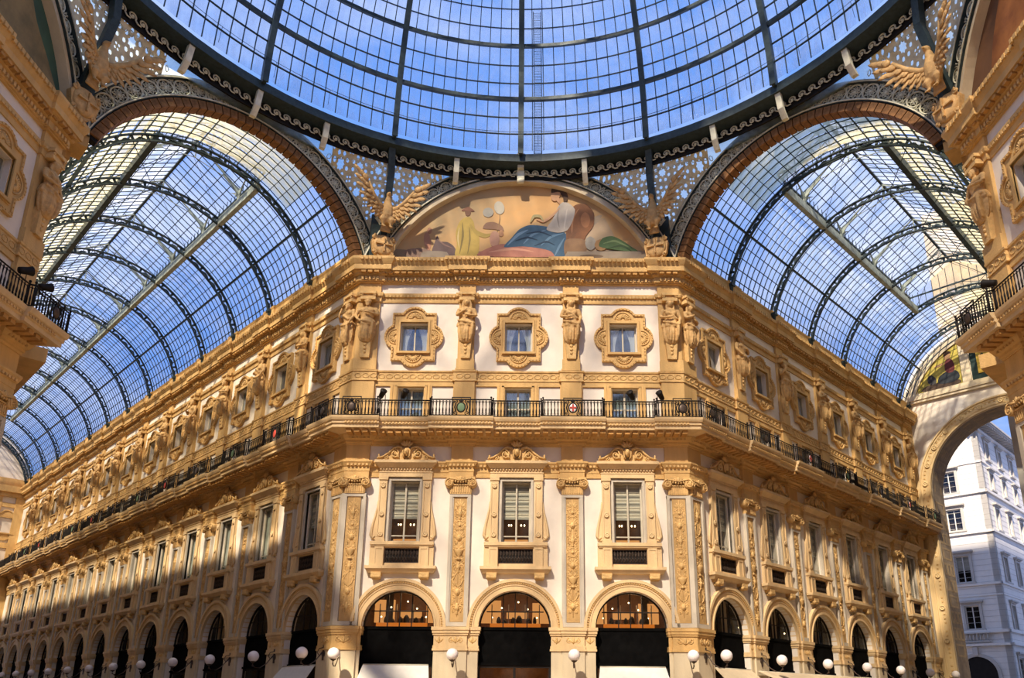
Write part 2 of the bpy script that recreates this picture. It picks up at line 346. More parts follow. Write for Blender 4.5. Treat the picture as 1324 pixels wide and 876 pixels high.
# ---------------------------------------------------------------- pilasters
def relief(h, w, seed):
    """candelabra arabesque in low relief, origin at bottom centre, height h"""
    rnd = random.Random(seed); mb = MB(); z = 0.12; k = seed
    mb.tube([(0, 0, .05), (0, 0, h-.05)], .018, 5)
    while z < h-.55:
        t = k % 5; k += 1 if rnd.random() < .7 else 2
        hh = .56
        if t == 0:
            for s_ in (-1, 1): spiral(mb, s_*w*.5, z+.28, w*.42, 1.4, -s_, 200 if s_ > 0 else -20, .032); spiral(mb, s_*w*.42, z+.58, w*.26, 1.2, s_, -90, .024)
            mb.lathe([(.02,0),(.07,.05),(.03,.12),(.09,.2),(.11,.3),(.05,.36),(.08,.42),(.02,.5)], (0, 0, z), 7, .6)
        elif t == 1:
            mb.lathe([(.02,0),(.12,.02),(.05,.07),(.04,.14),(.16,.26),(.2,.38),(.2,.41),(.1,.44),(.02,.5)], (0, 0, z), 8, .55)
            for s_ in (-1, 1): leaf(mb, 0, z+.45, w*.9, .12, math.radians(90-s_*50)); leaf(mb, 0, z+.40, w*.85, .1, math.radians(90-s_*85)); leaf(mb, s_*.05, z, w*.8, .1, math.radians(90-s_*60))
        elif t == 2:
            mb.ell((0, 0, z+.36), (.115, .06, .15), 8, 6); mb.ell((0, -.05, z+.33), (.03, .03, .05), 5, 4)
            for a_ in range(7): leaf(mb, 0, z+.40, .30, .08, math.radians(a_*30))
            for s_ in (-1, 1): spiral(mb, s_*w*.52, z+.16, w*.34, 1.3, s_, 60 if s_ > 0 else 120, .028)
        elif t == 3:
            mb.tube([(.2*math.cos(a_*PI/5), 0, z+.34+.2*math.sin(a_*PI/5)) for a_ in range(11)], .024, 5, False)
            mb.ell((0, 0, z+.34), (.08, .045, .08), 7, 5)
            for s_ in (-1, 1):
                for q in (0, 1): leaf(mb, s_*.18, z+.34, w*.55, .1, math.radians((25 if q else -25) if s_ > 0 else (155 if q else 205)))
        else:
            for s_ in (-1, 1):
                mb.tube([(0, 0, z), (s_*w*.45, 0, z+.1), (s_*w*.75, 0, z+.3), (s_*w*.4, 0, z+.5), (s_*w*.1, 0, z+.6)], [.02, .035, .04, .03, .02], 5)
                leaf(mb, s_*w*.6, z+.2, .22, .09, math.radians(90-s_*40)); leaf(mb, s_*w*.3, z+.45, .2, .08, math.radians(90-s_*70)); mb.ell((s_*w*.72, 0, z+.45), (.05, .04, .05), 6, 4)
        z += hh
    for i in range(int((h-.4)/.28)):
        z = .3+i*.28
        for s_ in (-1, 1):
            spiral(mb, s_*w*(.72 if i % 2 else .6), z, .085, 1.2, s_*(1 if i % 2 else -1), 90 if i % 2 else -90, .026, 0, 8, 4)
            leaf(mb, s_*w*.30, z+.1, .2, .075, math.radians(90-s_*(50 if i % 2 else 20)))
    # final leaf tuft
    for a_ in (40, 65, 90, 115, 140): leaf(mb, 0, h-.42, .34, .09, math.radians(a_))
    for v in range(len(mb.v)): x, y, z = mb.v[v]; mb.v[v] = (max(-w, min(w, x)), max(-.11, min(0.0, y*1.7)), z)
    return mb
RH = 5.0
REL = [relief(RH, .285, s_).mesh('relief_panel', 'ochre2') for s_ in (0, 2, 3)]
def shaft(hw):
    mb = MB(); z0, z1 = SPR+.02, 10.05
    mb.plate(rect(-hw, hw, z0, z1), [rect(-hw+.13, hw-.13, z0+.16, z1-.12)], -.15, -.05); mb.box(-hw, hw, -.05, 0, z0, z1)
    for s_ in (-1, 1): mb.box(s_*(hw-.155)-.02, s_*(hw-.155)+.02, -.12, -.05, z0+.16, z1-.12)
    return mb
SHAFT = shaft(.45).mesh('pilaster_shaft', 'grey'); SFIELD = MB().box(-.315, .315, -.085, -.05, SPR+.2, 9.93).mesh('relief_field', mat('relief_shade_ground', (0.50, 0.31, 0.12), bump=.2))  # ground darkened to hold the shade between the carvings
def capital(hw):
    mb = MB(); mb.box(-hw, hw, -.17, 0, 10.05, 10.42)
    for i in range(9): x = -hw+.06+i*(2*hw-.12)/8; mb.box(x-.018, x+.018, -.20, -.15, 10.10, 10.40)
    mb.box(-hw-.04, hw+.04, -.22, 0, 10.42, 10.47)
    mb.box(-hw-.14, hw+.14, -.24, 0, 10.68, 10.80); mb.box(-hw-.1, hw+.1, -.27, 0, 10.62, 10.70)
    for s_ in (-1, 1):
        mb.lathe([(.20,.30),(.20,.02),(.17,-.02)], (s_*(hw+.03), -.26, 10.52), 14, 1, True, 'y')
        spiral(mb, s_*(hw+.03), 10.52, .19, 1.8, -s_, 90, .032, -.29, 18)
        mb.tube([(s_*(hw+.02), -.28, 10.70), (s_*.22, -.30, 10.66), (0, -.31, 10.60)], .035, 5)
    for i in range(-3, 4): mb.ell((i*.11, -.27, 10.55+.015*abs(i)), (.045, .05, .07), 6, 4)
    leaf(mb, 0, 10.55, .26, .16, PI/2, -.29, .05)
    for s_ in (-1, 1): leaf(mb, s_*.02, 10.62, .2, .08, math.radians(90-s_*55), -.29, .04)
    return mb
CAPM = capital(.45).mesh('capital', 'ochre2')
CAPC = capital(.42).mesh('capital', 'ochre2')
def pier_cap(mb, x0, x1, q, r0=0, r1=0):
    """impost of a pier between arches: mould, carved band, mould"""
    for a_, b_, z0, z1 in ((.10, .0, 4.42, 4.55), (.07, 0, 4.30, 4.42), (.04, 0, 4.22, 4.30), (.0, 0, 3.82, 4.22), (.03, 0, 3.68, 3.82), (.05, 0, 3.62, 3.70)):
        mb.box(x0-(a_ if r0 else 0), x1+(a_ if r1 else 0), -(q+a_), .40, z0, z1)
PIERW = 2.2
def pier(hb_l, hb_r):
    """jambs either side of the pilaster (to the arch openings)"""
    mb = MB(); mb.box(-hb_l, hb_r, -.06, .40, 0, 3.62); mb.box(-.45, .45, -.15, 0, 0, 3.62); mb.box(-.52, .52, -.2, 0, 0, .8)
    return mb
def pier_imp(l, r):
    mb = MB(); pier_cap(mb, -l, r, .06, 1, 1); pier_cap(mb, -.45, .45, .15, 1, 1); return mb
def pier_rel(l, r):
    mb = MB()
    for cx, q in ((0, .15), (-(l+.45)/2, .06), ((r+.45)/2, .06)):
        hw = .3 if cx == 0 else max(.06, ((l if cx < 0 else r)-.45)/2-.08)
        for s_ in (-1, 1):
            if cx == 0: spiral(mb, cx+s_*.17, 4.02, .12, 1.3, -s_, 90, .022, -q, 9, 4)
            leaf(mb, cx, 3.92, min(.26, hw+.1), .07, math.radians(90-s_*45), -q)
        leaf(mb, cx, 3.88, .3, .09, PI/2, -q, .03)
    return mb
pcache = {}
def add_pilaster(w, x, k):
    d = WALLS[w]; bays = sorted(d['bays'], key=lambda b: abs(b-x)); lb = [b for b in d['bays'] if b < x]; rb = [b for b in d['bays'] if b > x]
    l = (x-max(lb)-AR) if lb else .75; r = (min(rb)-x-AR) if rb else .75
    l, r = round(min(l, 1.0), 2), round(min(r, 1.0), 2)
    if w == 'right' and not rb: r = .9
    p = lnk('pilaster', SHAFT, d['root'], (x, 0, 0))
    lnk('relief_field', SFIELD, p); lnk('relief_ornament', REL[k % 3], p, (0, -.07, SPR+.35))
    lnk('capital', CAPM, p)
    if (l, r) not in pcache: pcache[(l, r)] = (pier(l, r).mesh('pier', 'pale'), pier_imp(l, r).mesh('impost', 'gold'), pier_rel(l, r).mesh('impost_carving', 'ochre2'))
    a_ = pcache[(l, r)]
    lnk('pier', a_[0], p); lnk('impost', a_[1], p); lnk('impost_carving', a_[2], p)
    return p
# upper storey pilaster strips
mb = MB(); mb.box(-.45, .45, -.16, 0, 13.1, 15.2); mb.box(-.36, .36, -.14, 0, 15.7, 19.08); mb.box(-.40, .40, -.20, 0, 15.72, 16.25)
mb.box(-.46, .46, -.16, 0, 11.5, 12.22); mb.box(-.36, .36, -.13, 0, 19.5, 20.05); mb.box(-.44, .44, -.15, 0, 15.72, 15.82)
UPST = mb.mesh('upper_pilaster', 'ochre')
mb = MB()   # tapered herm shaft under the statue with husk drop
mb.hexa([(-.20,-.28,16.25),(.20,-.28,16.25),(.20,-.1,16.25),(-.20,-.1,16.25),(-.27,-.34,17.2),(.27,-.34,17.2),(.27,-.1,17.2),(-.27,-.1,17.2)])
for i in range(4): z = 17.02-i*.17; mb.ell((0, -.33+.01*i, z), (.10-.012*i, .05, .08), 6, 4)
mb.box(-.34, .34, -.42, 0, 19.06, 19.2); mb.box(-.30, .30, -.36, 0, 19.2, 19.34); mb.box(-.36, .36, -.44, 0, 19.34, 19.46)
for s_ in (-1, 1): spiral(mb, s_*.3, 19.27, .08, 1.3, s_, 90, .02, -.42, 8, 4)
HERM = mb.mesh('herm_shaft', 'ochre2')
for w, d in WALLS.items():
    for k, x in enumerate(d['pil']):
        add_pilaster(w, x, k); u = lnk('upper_pilaster', UPST, d['root'], (x, 0, 0)); lnk('herm_shaft', HERM, u)
    # corner blocks (mitred halves)
    for side, (ca, cb) in enumerate(d['corners'] if len(d['corners']) == 2 else ([(None, None)]+d['corners'] if d['m1'] else d['corners']+[(None, None)])):
        if ca is None: continue
        if w == 'west' and ca < 0 or w == 'east' and ca > 0: continue
        atl = abs(ca-d['x0']) < 1e-6      # corner at the left end
        def blk(mb, z0, z1, q, ins=0.0):
            e = .414*q
            if atl: mb.hexa([(ca-e,-q,z0),(cb-ins,-q,z0),(cb-ins,.3,z0),(ca,.3,z0),(ca-e,-q,z1),(cb-ins,-q,z1),(cb-ins,.3,z1),(ca,.3,z1)])
            else: mb.hexa([(ca+ins,-q,z0),(cb+e,-q,z0),(cb,.3,z0),(ca+ins,.3,z0),(ca+ins,-q,z1),(cb+e,-q,z1),(cb,.3,z1),(ca+ins,.3,z1)])
        mc = (ca+cb)/2+(-.04 if atl else .04)
        mb = MB(); blk(mb, 4.57, 10.05, .08); blk(mb, 4.57, 4.74, .17); blk(mb, 9.92, 10.05, .17)
        xo = cb if atl else ca; xc = ca if atl else cb
        for xx, wd_ in ((xo, .12), (xc, .12)):
            s_ = 1 if xx == ca else -1; e = .07 if xx == xc else 0
            xa, xb = sorted((xx-s_*e, xx+s_*wd_)); mb.box(xa, xb, -.176, -.08, 4.58, 10.04)
        p = lnk('corner_pilaster', mb.mesh('corner_pilaster', 'grey'), d['root'])
        lnk('relief_field', SFIELD, p, (mc, -.045, 0), 0, (.88, 1, 1)); lnk('relief_ornament', REL[(side+len(w)) % 3], p, (mc, -.11, SPR+.35), 0, (.95, 1, 1))
        lnk('capital', CAPC, p, (mc, -.03, 0))
        mb = MB(); blk(mb, 0, 3.62, .16); blk(mb, 0, .8, .22); xn = min(d['bays'], key=lambda b: abs(b-mc)); jx = xn-AR if xn > mc else xn+AR
        xa, xb = sorted((jx, cb if atl else ca)); mb.box(xa, xb, -.06, .4, 0, 3.62); lnk('pier', mb.mesh('pier', 'pale'), p)
        mb = MB()
        for a_, z0, z1 in ((.10, 4.42, 4.55), (.07, 4.30, 4.42), (.04, 4.22, 4.30), (.0, 3.82, 4.22), (.03, 3.68, 3.82), (.05, 3.62, 3.70)):
            blk(mb, z0, z1, .16+a_, -a_); mb.box(xa-a_*.5, xb+a_*.5, -(.06+a_), .4, z0, z1)
        lnk('impost', mb.mesh('impost', 'ochre'), p)
        mb = MB()
        for s_ in (-1, 1): spiral(mb, mc+s_*.2, 4.02, .13, 1.3, -s_, 90, .024, -.17, 9, 4); leaf(mb, mc, 3.9, .36, .08, math.radians(90-s_*50), -.17)
        leaf(mb, mc, 3.86, .32, .1, PI/2, -.17, .03); lnk('impost_carving', mb.mesh('impost_carving', 'ochre2'), p)
        mb = MB(); blk(mb, 13.1, 15.2, .16); blk(mb, 15.7, 19.1, .12); blk(mb, 15.72, 16.25, .2, -.02); blk(mb, 11.5, 12.22, .16); blk(mb, 19.5, 20.05, .12); blk(mb, 10.42, 10.8, .12)
        u = lnk('corner_upper_pilaster', mb.mesh('corner_upper_pilaster', 'ochre'), d['root'])
        lnk('herm_shaft', HERM, u, (mc, -.02, 0))
        d.setdefault('cmid', []).append((mc, atl))
# door zone cladding with recessed cream panels
def doorzone(l, r):
    mb = MB(); holes = [rect(-.57, .57, 13.12, 14.92)]
    for s_, e in ((-1, l), (1, r)):
        a_, b_ = .92, e-.55
        if b_-a_ > .2: holes.append(rect(*sorted((s_*a_, s_*b_)), 13.3, 14.98))
    mb.plate(rect(-l, r, 13.1, 15.2), holes, -.07, 0)
    for s_ in (-1, 1): mb.box(s_*.66-.05, s_*.66+.05, -.11, -.07, 13.1, 15.0); mb.box(s_*.82-.02, s_*.82+.02, -.10, -.07, 13.1, 15.05)
    mb.box(-.72, .72, -.11, -.07, 14.94, 15.04); return mb
# ---------------------------------------------------------------- windows of one bay
def star_outline(sq_x, sq_z, lr, lo, cz=0, n=120):
    """square with a round lobe on each side"""
    out = []
    angs = sorted([2*PI*i/n for i in range(n)]+[math.atan2(s1*sq_z, s2*sq_x) % (2*PI) for s1 in (-1, 1) for s2 in (-1, 1)])
    for a_ in angs:
        c, s_ = math.cos(a_), math.sin(a_); r = min(sq_x/abs(c) if abs(c) > 1e-6 else 9e9, sq_z/abs(s_) if abs(s_) > 1e-6 else 9e9)
        for cx, cz_ in ((lo[0], 0), (-lo[0], 0), (0, lo[1]), (0, -lo[1])):
            b = c*cx+s_*cz_; disc = b*b-(cx*cx+cz_*cz_-lr*lr)
            if disc > 0:
                rr = b+math.sqrt(disc)
                if rr > r and b > 0: r = rr
        out.append((r*c, cz+r*s_))
    return out
UZ = 17.355
mb = MB()
inner = rect(-.62, .62, 16.64, 18.07)
mb.plate(star_outline(.98, 1.16, .60, (.72, .87), UZ), [inner], -.09, 0)
mb.plate(star_outline(.99, 1.17, .61, (.72, .87), UZ), [star_outline(.90, 1.07, .52, (.72, .87), UZ)], -.15, -.05)
mb.plate(rect(-.72, .72, 16.54, 18.17), [inner], -.15, -.05); mb.plate(rect(-.78, .78, 16.48, 18.23), [rect(-.74, .74, 16.52, 18.19)], -.12, -.05)
mb.box(-.74, .74, -.2, -.05, 16.52, 16.62)
UFRAME = mb.mesh('surround', 'ochre')
mb = MB()   # fan shells in the lobes
for cx, cz_, a0 in ((0, UZ+.90, 90), (0, UZ-.90, -90), (.80, UZ, 0), (-.80, UZ, 180)):
    for i in range(9): t = math.radians(a0-80+i*20); leaf(mb, cx+.06*math.cos(t), cz_+.06*math.sin(t), .26, .07, t, -.10, .035)
    mb.tube([(cx+.36*math.cos(math.radians(a0-90+i*18)), -.11, cz_+.36*math.sin(math.radians(a0-90+i*18))) for i in range(11)], .025, 4)
SHELL = mb.mesh('shell_ornament', 'ochre2')
mb = MB(); so = star_outline(.93, 1.11, .56, (.72, .87), UZ, 60)
for i, (x, z) in enumerate(so): mb.box(x-.018, x+.018, -.185, -.14, z-.018, z+.018)
UBEAD = mb.mesh('bead_border', 'ochre2')
def sash(x0, x1, z0, z1, y, cols=2, rows=1, fr=.05, bar=.035):
    mb = MB(); mb.plate(rect(x0, x1, z0, z1), [rect(x0+fr, x1-fr, z0+fr, z1-fr)], y, y+.06)
    for i in range(1, cols): x = x0+(x1-x0)*i/cols; mb.box(x-bar, x+bar, y, y+.05, z0+fr, z1-fr)
    for i in range(1, rows): z = z0+(z1-z0)*i/rows; mb.box(x0+fr, x1-fr, y, y+.05, z-bar*.7, z+bar*.7)
    return mb
def pane(x0, x1, z0, z1, y): return MB().add([(x0,y,z0),(x1,y,z0),(x1,y,z1),(x0,y,z1)], [(0,1,2,3)])
def curtain(x0, x1, z0, z1, y, n=26, amp=.035):
    mb = MB(); vs = []; fs = []
    for i in range(n+1):
        x = x0+(x1-x0)*i/n; yy = y+amp*math.sin(i*1.9)+amp*.5*math.sin(i*.7)
        vs += [(x, yy, z0), (x, yy, z1)]
    for i in range(n): fs.append((2*i, 2*i+2, 2*i+3, 2*i+1))
    return mb.add(vs, fs, True)
mb = MB()
for s_ in (-1, 1):     # tied back curtains
    vs = []; fs = []; n = 10
    for j in range(9):
        t = j/8; wdt = .50*(1-.55*math.sin(min(1, (1-t)*1.25)*PI*.5)) ; z = 18.04-1.38*(1-t)
        for i in range(n+1): u_ = i/n; vs.append((s_*(.58-wdt*u_), .30+.025*math.sin(i*2.2), z))
    for j in range(8):
        for i in range(n): a_ = j*(n+1)+i; fs.append((a_, a_+1, a_+n+2, a_+n+1))
    mb.add(vs, fs, True)
UCURT = mb.mesh('curtain', 'whitep')
USASH = sash(-.6, .6, 16.66, 18.05, .2, 2, 1, .06, .03).mesh('sash', 'frame'); UPANE = pane(-.56, .56, 16.7, 18.0, .23).mesh('pane', 'gwinu')
ROOMB = MB().add([(-.9,.9,16.4),(.9,.9,16.4),(.9,.9,18.3),(-.9,.9,18.3)], [(0,1,2,3)]).mesh('backdrop', 'dark')
DSASH = sash(-.57, .57, 13.1, 14.92, .22, 2, 2, .07, .04).mesh('sash', 'frame'); DPANE = pane(-.52, .52, 13.15, 14.88, .25).mesh('pane', 'gwinu')
DCURT = curtain(-.55, .55, 13.1, 14.88, .34).mesh('curtain', 'curtain')
# lower window
mb = MB()
mb.plate(rect(-.76, .76, 7.95, 10.75), [rect(-.6, .6, 8.02, 10.63)], -.05, .1)            # grey inner architrave
mb.plate(rect(-.70, .70, 7.98, 10.70), [rect(-.62, .62, 8.03, 10.64)], -.09, -.04)
LFRAME = mb.mesh('inner_frame', 'grey')
mb = MB()
for s_ in (-1, 1):
    x = s_*.93; mb.box(x-.17, x+.17, -.12, 0, 7.98, 10.80); mb.plate(rect(x-.17, x+.17, 8.1, 10.62), [rect(x-.11, x+.11, 8.18, 10.5)], -.15, -.10)
    mb.box(x-.20, x+.20, -.18, 0, 10.66, 10.80); mb.box(x-.20, x+.20, -.18, 0, 7.98, 8.12)
    for z in (8.32, 9.18, 10.42): mb.lathe([(.11,.0),(.11,-.04),(.07,-.05),(.07,-.03),(.03,-.07),(.0,-.08)], (x, -.13, z), 10, 1, True, 'y')
    # side scroll
    mb.tube([(s_*1.12, -.06, 9.75), (s_*1.13, -.06, 9.45), (s_*1.20, -.06, 9.1), (s_*1.30, -.06, 8.6), (s_*1.33, -.06, 8.3), (s_*1.25, -.06, 8.16), (s_*1.17, -.06, 8.25)], [.02,.04,.05,.06,.07,.06,.04], 6)
    mb.plate([(s_*1.10, 8.1), (s_*1.32, 8.12), (s_*1.30, 8.5), (s_*1.16, 9.3), (s_*1.10, 9.7)], [], -.06, 0)
# entablature
mb.box(-1.13, 1.13, -.14, 0, 10.80, 10.98); mb.box(-1.15, 1.15, -.16, 0, 10.98, 11.02); mb.box(-1.10, 1.10, -.13, 0, 11.02, 11.18)
for i in range(18): x = -1.07+i*.126; mb.box(x-.035, x+.035, -.19, -.12, 11.10, 11.18)
mb.add([(-1.14,0,11.18),(1.14,0,11.18),(1.14,-.2,11.18),(-1.14,-.2,11.18),(-1.30,0,11.36),(1.30,0,11.36),(1.30,-.38,11.36),(-1.30,-.38,11.36)], [(0,3,2,1)[::-1],(4,5,6,7)[::-1],(3,2,6,7),(0,3,7,4),(2,1,5,6)])
mb.box(-1.32, 1.32, -.40, 0, 11.36, 11.48)
LENT = mb.mesh('surround', 'gold')
mb = MB()   # broken scroll pediment with mask and crown
for s_ in (-1, 1):
    pl = [(s_*1.24, 11.48), (s_*1.24, 11.56), (s_*.98, 11.63), (s_*.75, 11.78), (s_*.58, 11.95), (s_*.40, 12.02), (s_*.22, 11.98), (s_*.12, 11.85), (s_*.1, 11.48)]
    mb.plate(pl, [], -.20, 0)
    mb.tube([(x_, -.23, z_) for x_, z_ in pl[1:8]], [.035,.04,.05,.055,.06,.055,.04], 6)
    spiral(mb, s_*.50, 11.74, .19, 1.6, s_, 90, .042, -.24, 16); spiral(mb, s_*.86, 11.60, .10, 1.3, s_, 90, .028, -.22, 10)
    leaf(mb, s_*.3, 11.55, .3, .1, math.radians(90-s_*30), -.24, .04); mb.lathe([(.05,0),(.07,.04),(.03,.08),(.05,.12),(.0,.2)], (s_*1.17, -.22, 11.56), 7)
mb.ell((0, -.26, 11.82), (.12, .11, .17), 10, 7); mb.ell((0, -.37, 11.80), (.025, .03, .045), 6, 4)
for s_ in (-1, 1): mb.ell((s_*.045, -.35, 11.86), (.025, .015, .012), 5, 3); mb.tube([(s_*.06, -.30, 11.98), (s_*.15, -.26, 11.86), (s_*.14, -.26, 11.66), (s_*.08, -.26, 11.58)], [.03,.04,.04,.02], 5)
mb.ell((0, -.35, 11.735), (.04, .015, .012), 5, 3)
for a_ in (35, 60, 90, 120, 145): leaf(mb, 0, 12.0, .34, .11, math.radians(a_), -.24, .04)
mb.v = [(x, y*1.25, 11.48+(z-11.48)*1.12) for x, y, z in mb.v]
PEDI = mb.mesh('pediment', 'ochre2')
mb = MB()   # sill, pedestals, ledge and brackets
mb.box(-1.32, 1.32, -.24, 0, 7.86, 8.0); mb.box(-1.28, 1.28, -.20, 0, 7.80, 7.86)
for s_ in (-1, 1):
    a_, b_ = sorted((s_*.72, s_*1.32)); mb.box(a_, b_, -.14, 0, 6.98, 7.80); a2, b2 = sorted((s_*.74, s_*1.12)); mb.box(a2, b2, -.18, 0, 6.98, 7.80)
    mb.plate(rect(a2, b2, 7.0, 7.78), [rect(a2+.06, b2-.06, 7.08, 7.70)], -.20, -.17)
mb.box(-.74, .74, -.08, 0, 6.98, 7.12); mb.box(-.74, .74, -.08, 0, 7.74, 7.82)
mb.add([(-1.34,0,6.70),(1.34,0,6.70),(1.34,-.2,6.70),(-1.34,-.2,6.70),(-1.44,0,6.86),(1.44,0,6.86),(1.44,-.32,6.86),(-1.44,-.32,6.86)], [(0,1,2,3),(4,7,6,5),(3,2,6,7),(0,3,7,4),(2,1,5,6)])
mb.box(-1.46, 1.46, -.34, 0, 6.86, 6.98)
LSILL = mb.mesh('sill', 'gold')
mb = MB(); mb.box(-.21, .21, -.30, 0, 6.58, 6.72)
mb.lathe([(.09,-.21),(.10,-.15),(.08,0),(.10,.15),(.09,.21)], (0,0,0), 10); st = len(mb.v)-50
for i in range(st, len(mb.v)): x, y, z = mb.v[i]; mb.v[i] = (z, -.22+x, 6.54+y)
mb.lathe([(.06,-.17),(.06,.17)], (0,0,0), 8); st = len(mb.v)-16
for i in range(st, len(mb.v)): x, y, z = mb.v[i]; mb.v[i] = (z, -.09+x, 6.48+y)
LBRK = mb.mesh('bracket', 'ochre2')
mb = MB()   # grille
mb.plate(rect(-.72, .72, 7.12, 7.74), [rect(-.68, .68, 7.16, 7.70)], -.06, -.03)
for i in range(11):
    x = -.62+i*.124; mb.tube([(x, -.045, 7.16), (x, -.045, 7.70)], .012, 4)
    mb.tube([(x+.045*math.cos(t*PI/4), -.05, 7.30+.08*math.sin(t*PI/4)) for t in range(9)], .012, 3, False)
    mb.tube([(x+.045*math.cos(t*PI/4), -.05, 7.55+.08*math.sin(t*PI/4)) for t in range(9)], .012, 3, False)
GRILL = mb.mesh('grille', 'bronze'); GBACK = MB().box(-.74, .74, -.02, 0, 7.1, 7.76).mesh('grille_backing', 'black')
LSASH = sash(-.6, .6, 8.02, 10.63, .16, 2, 1, .07, .035); LSASH.box(-.55, .55, .16, .2, 8.28, 8.33); LSASH = LSASH.mesh('sash', 'frame')
LPANE = pane(-.56, .56, 8.06, 10.6, .2).mesh('pane', 'gwin')
mb = MB()    # roman shade, fabric slats
for i in range(9):
    z1 = 10.58-i*.165; mb.add([(-.54,.26,z1-.165),(.54,.26,z1-.165),(.54,.29,z1),(-.54,.29,z1)], [(0,1,2,3)])
mb.box(-.54, .54, .25, .28, 9.05, 9.10)
def stripes(name, c1, c2, per):
    m = mat(name, c1); t = m.node_tree; b = t.nodes['Principled BSDF']; tc = nn(t, 'ShaderNodeTexCoord'); sp = nn(t, 'ShaderNodeSeparateXYZ'); t.links.new(tc.outputs['Object'], sp.inputs[0])
    md = nn(t, 'ShaderNodeMath', operation='PINGPONG'); md.inputs[1].default_value = per; t.links.new(sp.outputs[2], md.inputs[0])
    gt = nn(t, 'ShaderNodeMath', operation='GREATER_THAN'); gt.inputs[1].default_value = per*.5; t.links.new(md.outputs[0], gt.inputs[0])
    mx = nn(t, 'ShaderNodeMix', data_type='RGBA'); mx.inputs[6].default_value = (*c1, 1); mx.inputs[7].default_value = (*c2, 1); t.links.new(gt.outputs[0], mx.inputs[0]); t.links.new(mx.outputs[2], b.inputs['Base Color']); return m
M['shade'] = stripes('striped_shade', (0.80, 0.76, 0.60), (0.44, 0.44, 0.37), 0.165)
LSHADE = mb.mesh('roman_shade', 'shade')
LCURT = curtain(-.55, .55, 8.05, 10.6, .28, 20, .03).mesh('curtain', 'curtain')
LROOM = MB().add([(-.9,.95,7.9),(.9,.95,7.9),(.9,.95,10.8),(-.9,.95,10.8)], [(0,1,2,3)])
LROOMD = LROOM.mesh('backdrop', 'dark'); LROOMW = LROOM.mesh('backdrop', 'wood')
mb = MB(); mb.box(-.5, .5, .55, .6, 8.04, 8.25); LBENCH = mb.mesh('glow_shelf', 'warm')
mb = MB()
for x in (-.32, -.22, .2, .34): mb.ell((x, .6, 8.88), (.03, .03, .05), 6, 4)
LBULB = mb.mesh('bulbs', 'bulb')
# arch: archivolt, glazing, fascia
mb = MB()
def ring(r0, r1, n=28, ext=0.0): return [(-r1, SPR-ext)]+[p for p in arc(0, SPR, r1, 180, 0, n)]+[(r1, SPR-ext), (r0, SPR-ext)]+[p for p in arc(0, SPR, r0, 0, 180, n)]+[(-r0, SPR-ext)]
mb.plate(ring(AR, AO), [], -.10, .40); mb.plate(ring(AO-.10, AO+.02), [], -.17, -.08); mb.plate(ring(AR, AR+.07), [], -.14, -.08); mb.plate(ring(AR+.2, AR+.24), [], -.125, -.08)
ARCHV = mb.mesh('archivolt', 'gold')
mb = MB()
for i in range(56): a_ = PI*(i+.5)/56; x, z = (AO-.14)*math.cos(a_), SPR+(AO-.14)*math.sin(a_); mb.box(x-.03, x+.03, -.15, -.09, z-.03, z+.03)
ABEAD = mb.mesh('bead_border', 'ochre2')
mb = MB(); mb.box(-AR, AR, .28, .36, 3.16, 4.53); mb.box(-AR, AR, .24, .36, 4.46, 4.58); mb.box(-AR, AR, .22, .36, 3.08, 3.17)
FASC = mb.mesh('fascia', 'fascia')
mb = MB(); mb.plate(ring(AR-.06, AR, 24), [], .28, .36)
for x in (-.49, 0, .49): mb.box(x-.02, x+.02, .29, .35, 4.55, SPR+math.sqrt(AR*AR-x*x)-.03)
mb.box(-AR+.3, AR-.3, .29, .35, 5.18, 5.22)
AMUL = mb.mesh('mullions', 'black')
mb = MB(); mb.plate([(-AR, SPR)]+arc(0, SPR, AR, 180, 0, 20)[1:-1]+[(AR, SPR)], [], .32, .325); AGLS = mb.mesh('fan_glass', 'gwin')
mb = MB(); mb.plate(rect(-AR, AR, 0, 3.1), [rect(-1.38, -.05, .1, 2.98), rect(.05, 1.38, .1, 2.98)], .28, .36); ADOOR = mb.mesh('shop_door', 'black')
AGLD = pane(-1.38, 1.38, .1, 2.98, .33).mesh('door_glass', 'gwin')
mb = MB(); mb.add([(-2,3.2,0),(2,3.2,0),(2,3.2,6.4),(-2,3.2,6.4)], [(0,1,2,3)]); mb.add([(-2,.5,4.3),(2,.5,4.3),(2,3.2,4.3),(-2,3.2,4.3)], [(0,1,2,3)]); mb.add([(-2,.5,6.35),(2,.5,6.35),(2,3.2,6.35),(-2,3.2,6.35)], [(3,2,1,0)])
AROOM = mb.mesh('interior', 'dark'); AROOMW = mb.mesh('interior', 'wood')
mb = MB(); mb.box(-1.05, 1.05, .8, 1.0, 4.55, 4.78); ACNT = mb.mesh('counter', 'lamplit')
mb = MB(); mb.box(-1.0, 1.0, 1.2, 1.3, 5.28, 5.33)
for x in (-1.0, -.3, .4, 1.0): mb.box(x-.02, x+.02, 1.2, 1.3, 4.5, 5.6)
ASHLF = mb.mesh('shelf', 'frame')
mb = MB()
for i, (x, r, h) in enumerate(((-.7,.1,.3),(-.45,.12,.2),(-.1,.1,.28),(.15,.14,.35),(.55,.11,.25),(.8,.08,.3))): mb.lathe([(r*.6,0),(r,h*.3),(r*.8,h*.7),(r*.3,h)], (x, 1.1, 4.78), 8)
AVASE = mb.mesh('vases', 'black')
mb = MB(); mb.box(-1.6, -.7, 3.1, 3.15, 5.0, 6.0); mb.box(.7, 1.6, 3.1, 3.15, 5.0, 5.9); mb.box(-.45, .5, 3.1, 3.15, 5.2, 5.5); AWARM = mb.mesh('glow_panels', 'warm')
mb = MB()
for x, z in ((.1, 5.75), (-.6, 5.5), (.5, 5.45), (.9, 5.1), (-1.0, 5.1)): mb.ell((x, 1.6, z), (.035, .035, .035), 6, 4)
